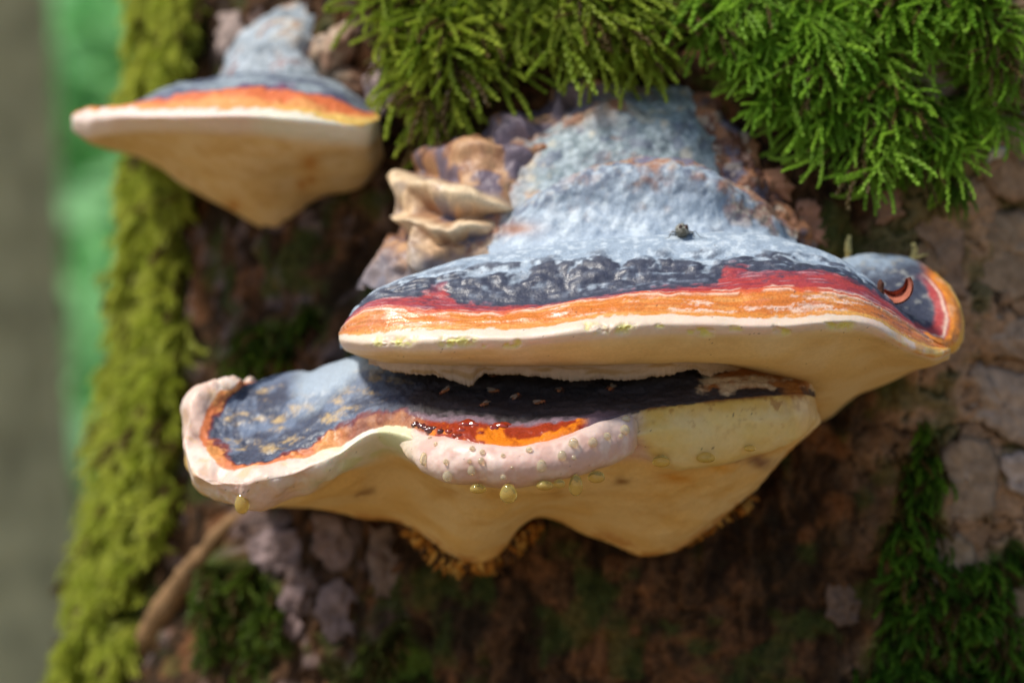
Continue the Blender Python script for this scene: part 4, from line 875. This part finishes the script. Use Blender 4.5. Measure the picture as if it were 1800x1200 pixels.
# ------------------------------------------------------------------ small things
# resin beads belong to the lower bracket's sticky belt
rs = np.random.RandomState(5)
for x, y, r in [(733, 745, 1.5), (742, 748, 1.7), (752, 750, 1.3), (763, 753, 1.5), (775, 757, 1.1), (803, 763, 1.3), (811, 756, 1.0), (826, 745, 2.1), (868, 751, 1.4), (884, 747, 1.7), (792, 757, 1.0), (758, 758, .8), (846, 760, .9)]:
    h, n = cast(LBV, x, y)
    if h is None: continue
    V, F = blob_mesh(h + np.array([0, .4, -.2]) * r * 1e-3, EYE3, np.array([r * 1.5, r, r * .75]) * 1e-3, 2, .45, 420, int(x))
    cc = np.tile(np.array((0.09, 0.012, 0.010)) if x < 780 else np.array((0.30, 0.03, 0.008)), (len(V), 1))
    mesh_obj('resin_bead', V, F, M_resin, lower, col=cc)

def drop_material(c0=(0.97, 0.87, 0.56, 1), c1=(1, 0.94, 0.72, 1), tw=1.0):
    m = bpy.data.materials.new('guttation_liquid'); m.use_nodes = True; t = m.node_tree; b = t.nodes['Principled BSDF']
    tc = t.nodes.new('ShaderNodeTexCoord'); nz = t.nodes.new('ShaderNodeTexNoise'); nz.inputs['Scale'].default_value = 300
    t.links.new(tc.outputs['Object'], nz.inputs['Vector'])
    cr = t.nodes.new('ShaderNodeValToRGB'); cr.color_ramp.elements[0].color = c0; cr.color_ramp.elements[1].color = c1
    t.links.new(nz.outputs['Fac'], cr.inputs[0]); t.links.new(cr.outputs[0], b.inputs['Base Color'])
    b.inputs['Transmission Weight'].default_value = tw; b.inputs['Roughness'].default_value = 0.0; b.inputs['IOR'].default_value = 1.34
    return m
M_drop = drop_material(tw=0.75); M_amber = drop_material((0.86, 0.64, 0.16, 1), (0.92, 0.74, 0.26, 1), 0.72)
DROPS = [(745, 806, 7, 12), (784, 811, 5, 5), (787, 836, 9, 10), (830, 787, 5, 4), (848, 794, 5, 5), (846, 809, 6, 6), (825, 810, 4, 4), (829, 826, 7, 9), (884, 800, 4, 4), (885, 838, 5, 5),
         (900, 821, 3, 3), (930, 790, 6, 6), (952, 818, 9, 11), (988, 800, 8, 9), (1009, 804, 4, 4), (1008, 778, 9, 9), (1042, 777, 8.5, 9), (1067, 766, 7, 7), (1091, 766, 4, 4), (1098, 755, 9, 9.5), (1100, 735, 8, 6), (756, 769, 4, 3), (766, 780, 4, 4)]
for x, y, rx, rz in DROPS:
    h, n = cast(LIPBV, x, y)
    if h is None: h, n = cast(LBV, x, y)
    if h is None: continue
    V, F = blob_mesh(h + np.array([0, -0.5, 0]) * rx / 6e3, EYE3, np.array([rx, rx * .85, rz]) / 6e3, 2, 0, taper=-0.12)
    o = mesh_obj('guttation_drop', V, F, M_drop, origin=h); tag(o, ('large' if rx >= 7 else 'tiny' if rx <= 4 else 'small') + ' amber droplet beaded on the pink lip, ' + ('where it meets the pale rim' if x < 800 else 'on its rounded end by the yellow face' if x > 1055 else 'below the orange belt' if x < 935 else 'between the orange belt and its rounded end'), 'droplet', 'droplets on the pink lip')
HANG = [(894, 852, 15, 17), (1012, 836, 12, 19), (957, 844, 15, 9), (1048, 828, 15, 11), (1162, 801, 16, 11), (840, 850, 14, 9), (1240, 795, 17, 10), (983, 842, 10, 8), (1318, 782, 10, 6)]
for x, y, rx, rz in HANG:
    h, n = cast(LIPBV, x, y - 4)
    if h is None: h, n = cast(LIPBV, x, y - 10)
    if h is None: h, n = cast(LBV, x, y - 4)
    if h is None: continue
    V, F = blob_mesh(h + np.array([0, -0.0004, -(rz * 0.75 + 5) / 6e3]), EYE3, np.array([rx, rx * .8, rz]) / 6e3, 2, 0, taper=-0.15)
    o = mesh_obj('guttation_drop', V, F, M_amber, origin=h); tag(o, 'flat yellow droplet clinging to the lower edge of the yellow face' if x > 1100 else 'long amber droplet hanging from the lower edge of the pink lip' if rz > 16 else 'flattened amber droplet hanging from the lower edge of the pink lip', 'droplet', 'droplets hanging under the lip')
h, n = cast(LBV, 425, 872)
V, F = blob_mesh(h + np.array([0, 0.001, -0.0022]), EYE3, np.array([2.2, 2.0, 3.2]) * 1e-3, 2, 0, taper=-.1)
o = mesh_obj('guttation_drop', V, F, M_amber, origin=h); tag(o, 'yellow droplet hanging below the pale rim of the left lobe', 'droplet')

# small brown flies in the shade on the black crust
M_wing = material('fly_wing', rough=0.25, spec=0.5, color=(0.30, 0.22, 0.16), var=0.2, vscale=3000, bump=0)
M_eye = material('fly_eye', rough=0.25, spec=0.5, color=(0.22, 0.02, 0.015), var=0.2, vscale=3000, bump=0)
def small_fly(px, py, ang, k):
    h, n = cast(LBV, px, py)
    if h is None: return
    n = n if n[1] < 0 else -n
    root = thing('small_fly', h, 'tiny reddish-brown fly sitting on the black crust under the large bracket', 'fly', 'flies on the black crust')
    t = np.array([math.cos(ang), math.sin(ang), 0]); t -= n * (t @ n); t /= np.linalg.norm(t); s = np.cross(n, t)
    c = h + n * 0.0006
    col_b = np.array((0.33, 0.11, 0.035))
    parts = [blob_mesh(c, np.stack([t, s, n]), (.0008, .0006, .00055), 1), blob_mesh(c - t * .0012 - n * .0001, np.stack([t, s, n]), (.0010, .0006, .0005), 1), blob_mesh(c + t * .0009, np.stack([t, s, n]), (.0004, .0005, .00045), 1)]
    V, F = join(parts); mesh_obj('body', V, F, M_insect, root, col=np.tile(col_b, (len(V), 1)))
    for sg in (-1, 1):
        V, F = blob_mesh(c + t * .0010 + s * sg * .0004, np.stack([t, s, n]), (.00022, .0002, .00025), 1); mesh_obj('eye', V, F, M_eye, root)
        V, F = blob_mesh(c - t * .0013 + s * sg * .0004 + n * .00055, np.stack([t * .97 - s * sg * .2, s, n]), (.0014, .0005, .00003), 1); mesh_obj('wing', V, F, M_wing, root)
        for j in range(3):
            b = c + t * (.0005 - .0004 * j); q = np.array([b, b + s * sg * .0009 + t * (.0004 - .0004 * j) + n * .0001, b + s * sg * .0014 + t * (.0006 - .0006 * j) - n * .0007])
            V, F = tube_tri(q, .00006, 4); mesh_obj('leg', V, F, M_insect, root, col=np.tile(col_b * .5, (len(V), 1)))
for k, (x, y, a) in enumerate([(781, 691, 3.4), (873, 659, .3), (870, 689, .2), (908, 698, 1.1), (850, 714, 4.0), (952, 709, .1), (984, 687, 1.3), (1072, 685, 4.5)]): small_fly(x, y, a, k)

# the grey fly on the cap, facing the lens
def big_fly():
    h, n = cast(UBV, 1199, 419)
    root = thing('fly', h, 'small fuzzy grey fly sitting on top of the blue-white cap', 'fly')
    c = h + np.array([0, -0.0003, 0.0024]); G1, G2 = (0.22, 0.22, 0.19), (0.10, 0.095, 0.07)
    parts = [blob_mesh(c + np.array([0, .001, 0]), EYE3, (.0021, .0024, .0022), 3, .12, 900, 3), blob_mesh(c + np.array([.0002, -.0012, -.0002]), EYE3, (.0017, .0011, .0016), 3, .1, 900, 4), blob_mesh(c + np.array([0, .0042, -.0004]), EYE3, (.0019, .0030, .0017), 2)]
    V, F = join(parts); cc = mix(G2, (0.36, 0.35, 0.30), ss(-.2, .6, fbm(V * 2200, 3, 5) + 300 * (V[:, 2] - c[2])))
    # bristles
    rs = np.random.RandomState(3); bp = [(V, F)]; pts = V[rs.choice(len(V), 260)]
    cv = [cc]
    for p in pts:
        d = p - c; d /= np.linalg.norm(d); v, f = tube_tri(np.array([p, p + d * rs.uniform(.0003, .0008) + rs.normal(size=3) * .0001]), np.array([.00004, .00001]), 3); bp.append((v, f)); cv.append(np.tile(np.array((.25, .24, .2)), (len(v), 1)))
    V, F = join(bp); mesh_obj('body', V, F, M_insect, root, col=np.concatenate(cv))
    for sg in (-1, 1):
        V, F = blob_mesh(c + np.array([sg * .0009 + .0003, -.0017, .0010]), EYE3, (.00055, .0005, .0008), 1); mesh_obj('eye', V, F, material('dark_eye', .3, .5, (.05, .02, .015), .2, 2000, 0), root)
        w = np.array([[sg * .0012, .001, .0012], [sg * .0030, .004, .0004], [sg * .0036, .0075, -.0008]])
        V, F = blob_mesh(c + np.array([sg * .0022, .0042, .0002]), np.array([[sg * .35, .93, -.1], [.93, -sg * .35, -.35 * sg], [0, .1, 1]]), (.0042, .0014, .00008), 1); mesh_obj('wing', V, F, M_wing, root)
        for j in range(3):
            b = c + np.array([sg * .0015, -.0006 + .0012 * j, -.0007]); L = 1.0 if sg < 0 else (1.5 if j == 0 else 1.0)
            q = np.array([b, b + np.array([sg * .0016 * L, -.0008 + .0006 * j, .0004]), b + np.array([sg * .0026 * L, -.0008 + .0010 * j, -.0014]), b + np.array([sg * .0040 * L, -.001 + .0014 * j, -.0018])])
            V, F = tube_tri(q, np.array([.00014, .00011, .00008, .00004]), 5); mesh_obj('leg', V, F, M_insect, root, col=np.tile(np.array((.10, .09, .07)), (len(V), 1)))
big_fly()

# curled bud scale caught in the fold of the cap
def bud_scale():
    M = material('bud_scale', rough=.6, spec=.25, color=(.40, .135, .085), var=.3, vscale=500, bump=.4)
    root = thing('curled_bud_scale', P(1565, 522, 33), 'curled reddish-brown bud scale caught in the fold of the cap', 'plant scrap')
    a = np.linspace(-2.6, 0.35, 26); pxs = 1572 + 25 * np.cos(a); pys = 497 - 26 * np.sin(a)
    wv = 11 * np.sin(np.linspace(0.35, 2.9, 26)) + 3
    t = np.linspace(-1, 1, 9)
    G = np.array([[P(x + dx * w * u, y + dy * w * u, 36 + 16 * (1 - u * u) * .35 - 4 * u) for u in t] for x, y, w, dx, dy in zip(pxs, pys, wv, np.cos(a) * .9, -np.sin(a) * .9)])
    N = gnorm(G); V = np.concatenate([G.reshape(-1, 3), (G + N * .0005).reshape(-1, 3)]); F = grid_faces(26, 9)
    mesh_obj('scale', V, np.concatenate([F, F[:, ::-1] + 26 * 9]), M, root)
    V, F = blob_mesh(P(1548, 508, 33), EYE3, (.0011, .0016, .0030), 2, .3, 500, 4); mesh_obj('stub', V, F, material('scale_stub', .8, .2, (.09, .035, .022), .3, 900, .4), root)
bud_scale()

# dry stems and straws
def stem(pts, rad, colr, name, label, cat, seed=0, sub=()):
    pts = np.array(pts, float); w = P(*pts.T); t = np.arange(len(w)); T = np.linspace(0, len(w) - 1, 60); pth = spl(t, T, w)
    pth = pth + np.stack([fbm(pth * 90, 2, seed), fbm(pth * 90 + 9, 2, seed), fbm(pth * 90 + 19, 2, seed)], -1) * .0008
    parts = [tube_tri(pth, np.interp(T, t, rad) * (1 + .2 * fbm(pth * 400, 2, seed + 3)), 10)]
    for s_ in sub:
        s2 = np.array(s_, float); parts.append(tube_tri(P(*s2.T), np.linspace(rad[-1] * .8, rad[-1] * .3, len(s2)), 6))
    V, F = join(parts); cc = np.tile(np.array(colr), (len(V), 1)) * (1 + .35 * fbm(V * 260, 3, seed + 6))[:, None]
    o = mesh_obj(name, V, F, M_twig, col=cc, origin=w[0]); tag(o, label, cat); return o
def tdepth(x, y, off=-3):
    h, n = cast(TBV, x, y); return (h[1] * 1e3 if h is not None else 250) + off
stem([(205, 1215, tdepth(205, 1190, 2)), (262, 1120, tdepth(262, 1120, -2)), (310, 1040, tdepth(310, 1040, -4)), (360, 970, tdepth(360, 970, -4)), (425, 895, tdepth(425, 895, 0))], [.0060, .0052, .0045, .0036, .0022], (0.24, 0.14, 0.065), 'dry_stem', 'slanting dry brown stem against the trunk below the left lobe', 'twig', 3)
stem([(1484, 462, 86), (1490, 440, 84), (1497, 415, 82)], [.0009, .0010, .0006], (0.45, 0.40, 0.17), 'straw', 'pale straw sticking up beside the small side lobe', 'straw', 5)
stem([(1592, 470, 84), (1606, 445, 82), (1608, 432, 80)], [.0010, .0011, .0008], (0.50, 0.42, 0.17), 'straw', 'forked yellow straw above the small side lobe', 'straw', 6, sub=[[(1604, 455, 82), (1618, 450, 80), (1632, 447, 78)], [(1600, 462, 83), (1590, 455, 82), (1580, 452, 82)]])
stem([(905, 95, tdepth(905, 95, -8)), (960, 98, tdepth(960, 98, -12)), (1020, 102, tdepth(1020, 102, -8))], [.0011, .0012, .0009], (0.34, 0.22, 0.10), 'dry_stem', 'thin dry brown stalk lying under the yellow-green moss', 'twig', 8)
stem([(806, 185, tdepth(806, 185, -14)), (812, 205, tdepth(806, 185, -16)), (818, 220, tdepth(806, 185, -16))], [.0004, .0013, .0003], (0.52, 0.38, 0.24), 'straw', 'short pale chaff hanging from the yellow-green moss', 'straw', 9)
for i, (x, y, lab) in enumerate([(1682, 602, 'orange crumb clinging to bark behind the orange rim'), (1492, 684, 'orange crumb on bark under the large bracket, nearer the stalk'), (1528, 680, 'orange crumb on bark under the large bracket, nearer the rim')]):
    d = tdepth(x, y, -2) if i == 0 else 88
    V, F = blob_mesh(P(x, y, d), EYE3, np.array([9, 9, 7]) / 6e3, 2, .35, 300, i)
    o = mesh_obj('orange_crumb', V, F, M_pore, col=np.tile(np.array((.55, .15, .03)), (len(V), 1)), origin=P(x, y, d)); tag(o, lab, 'crumb')
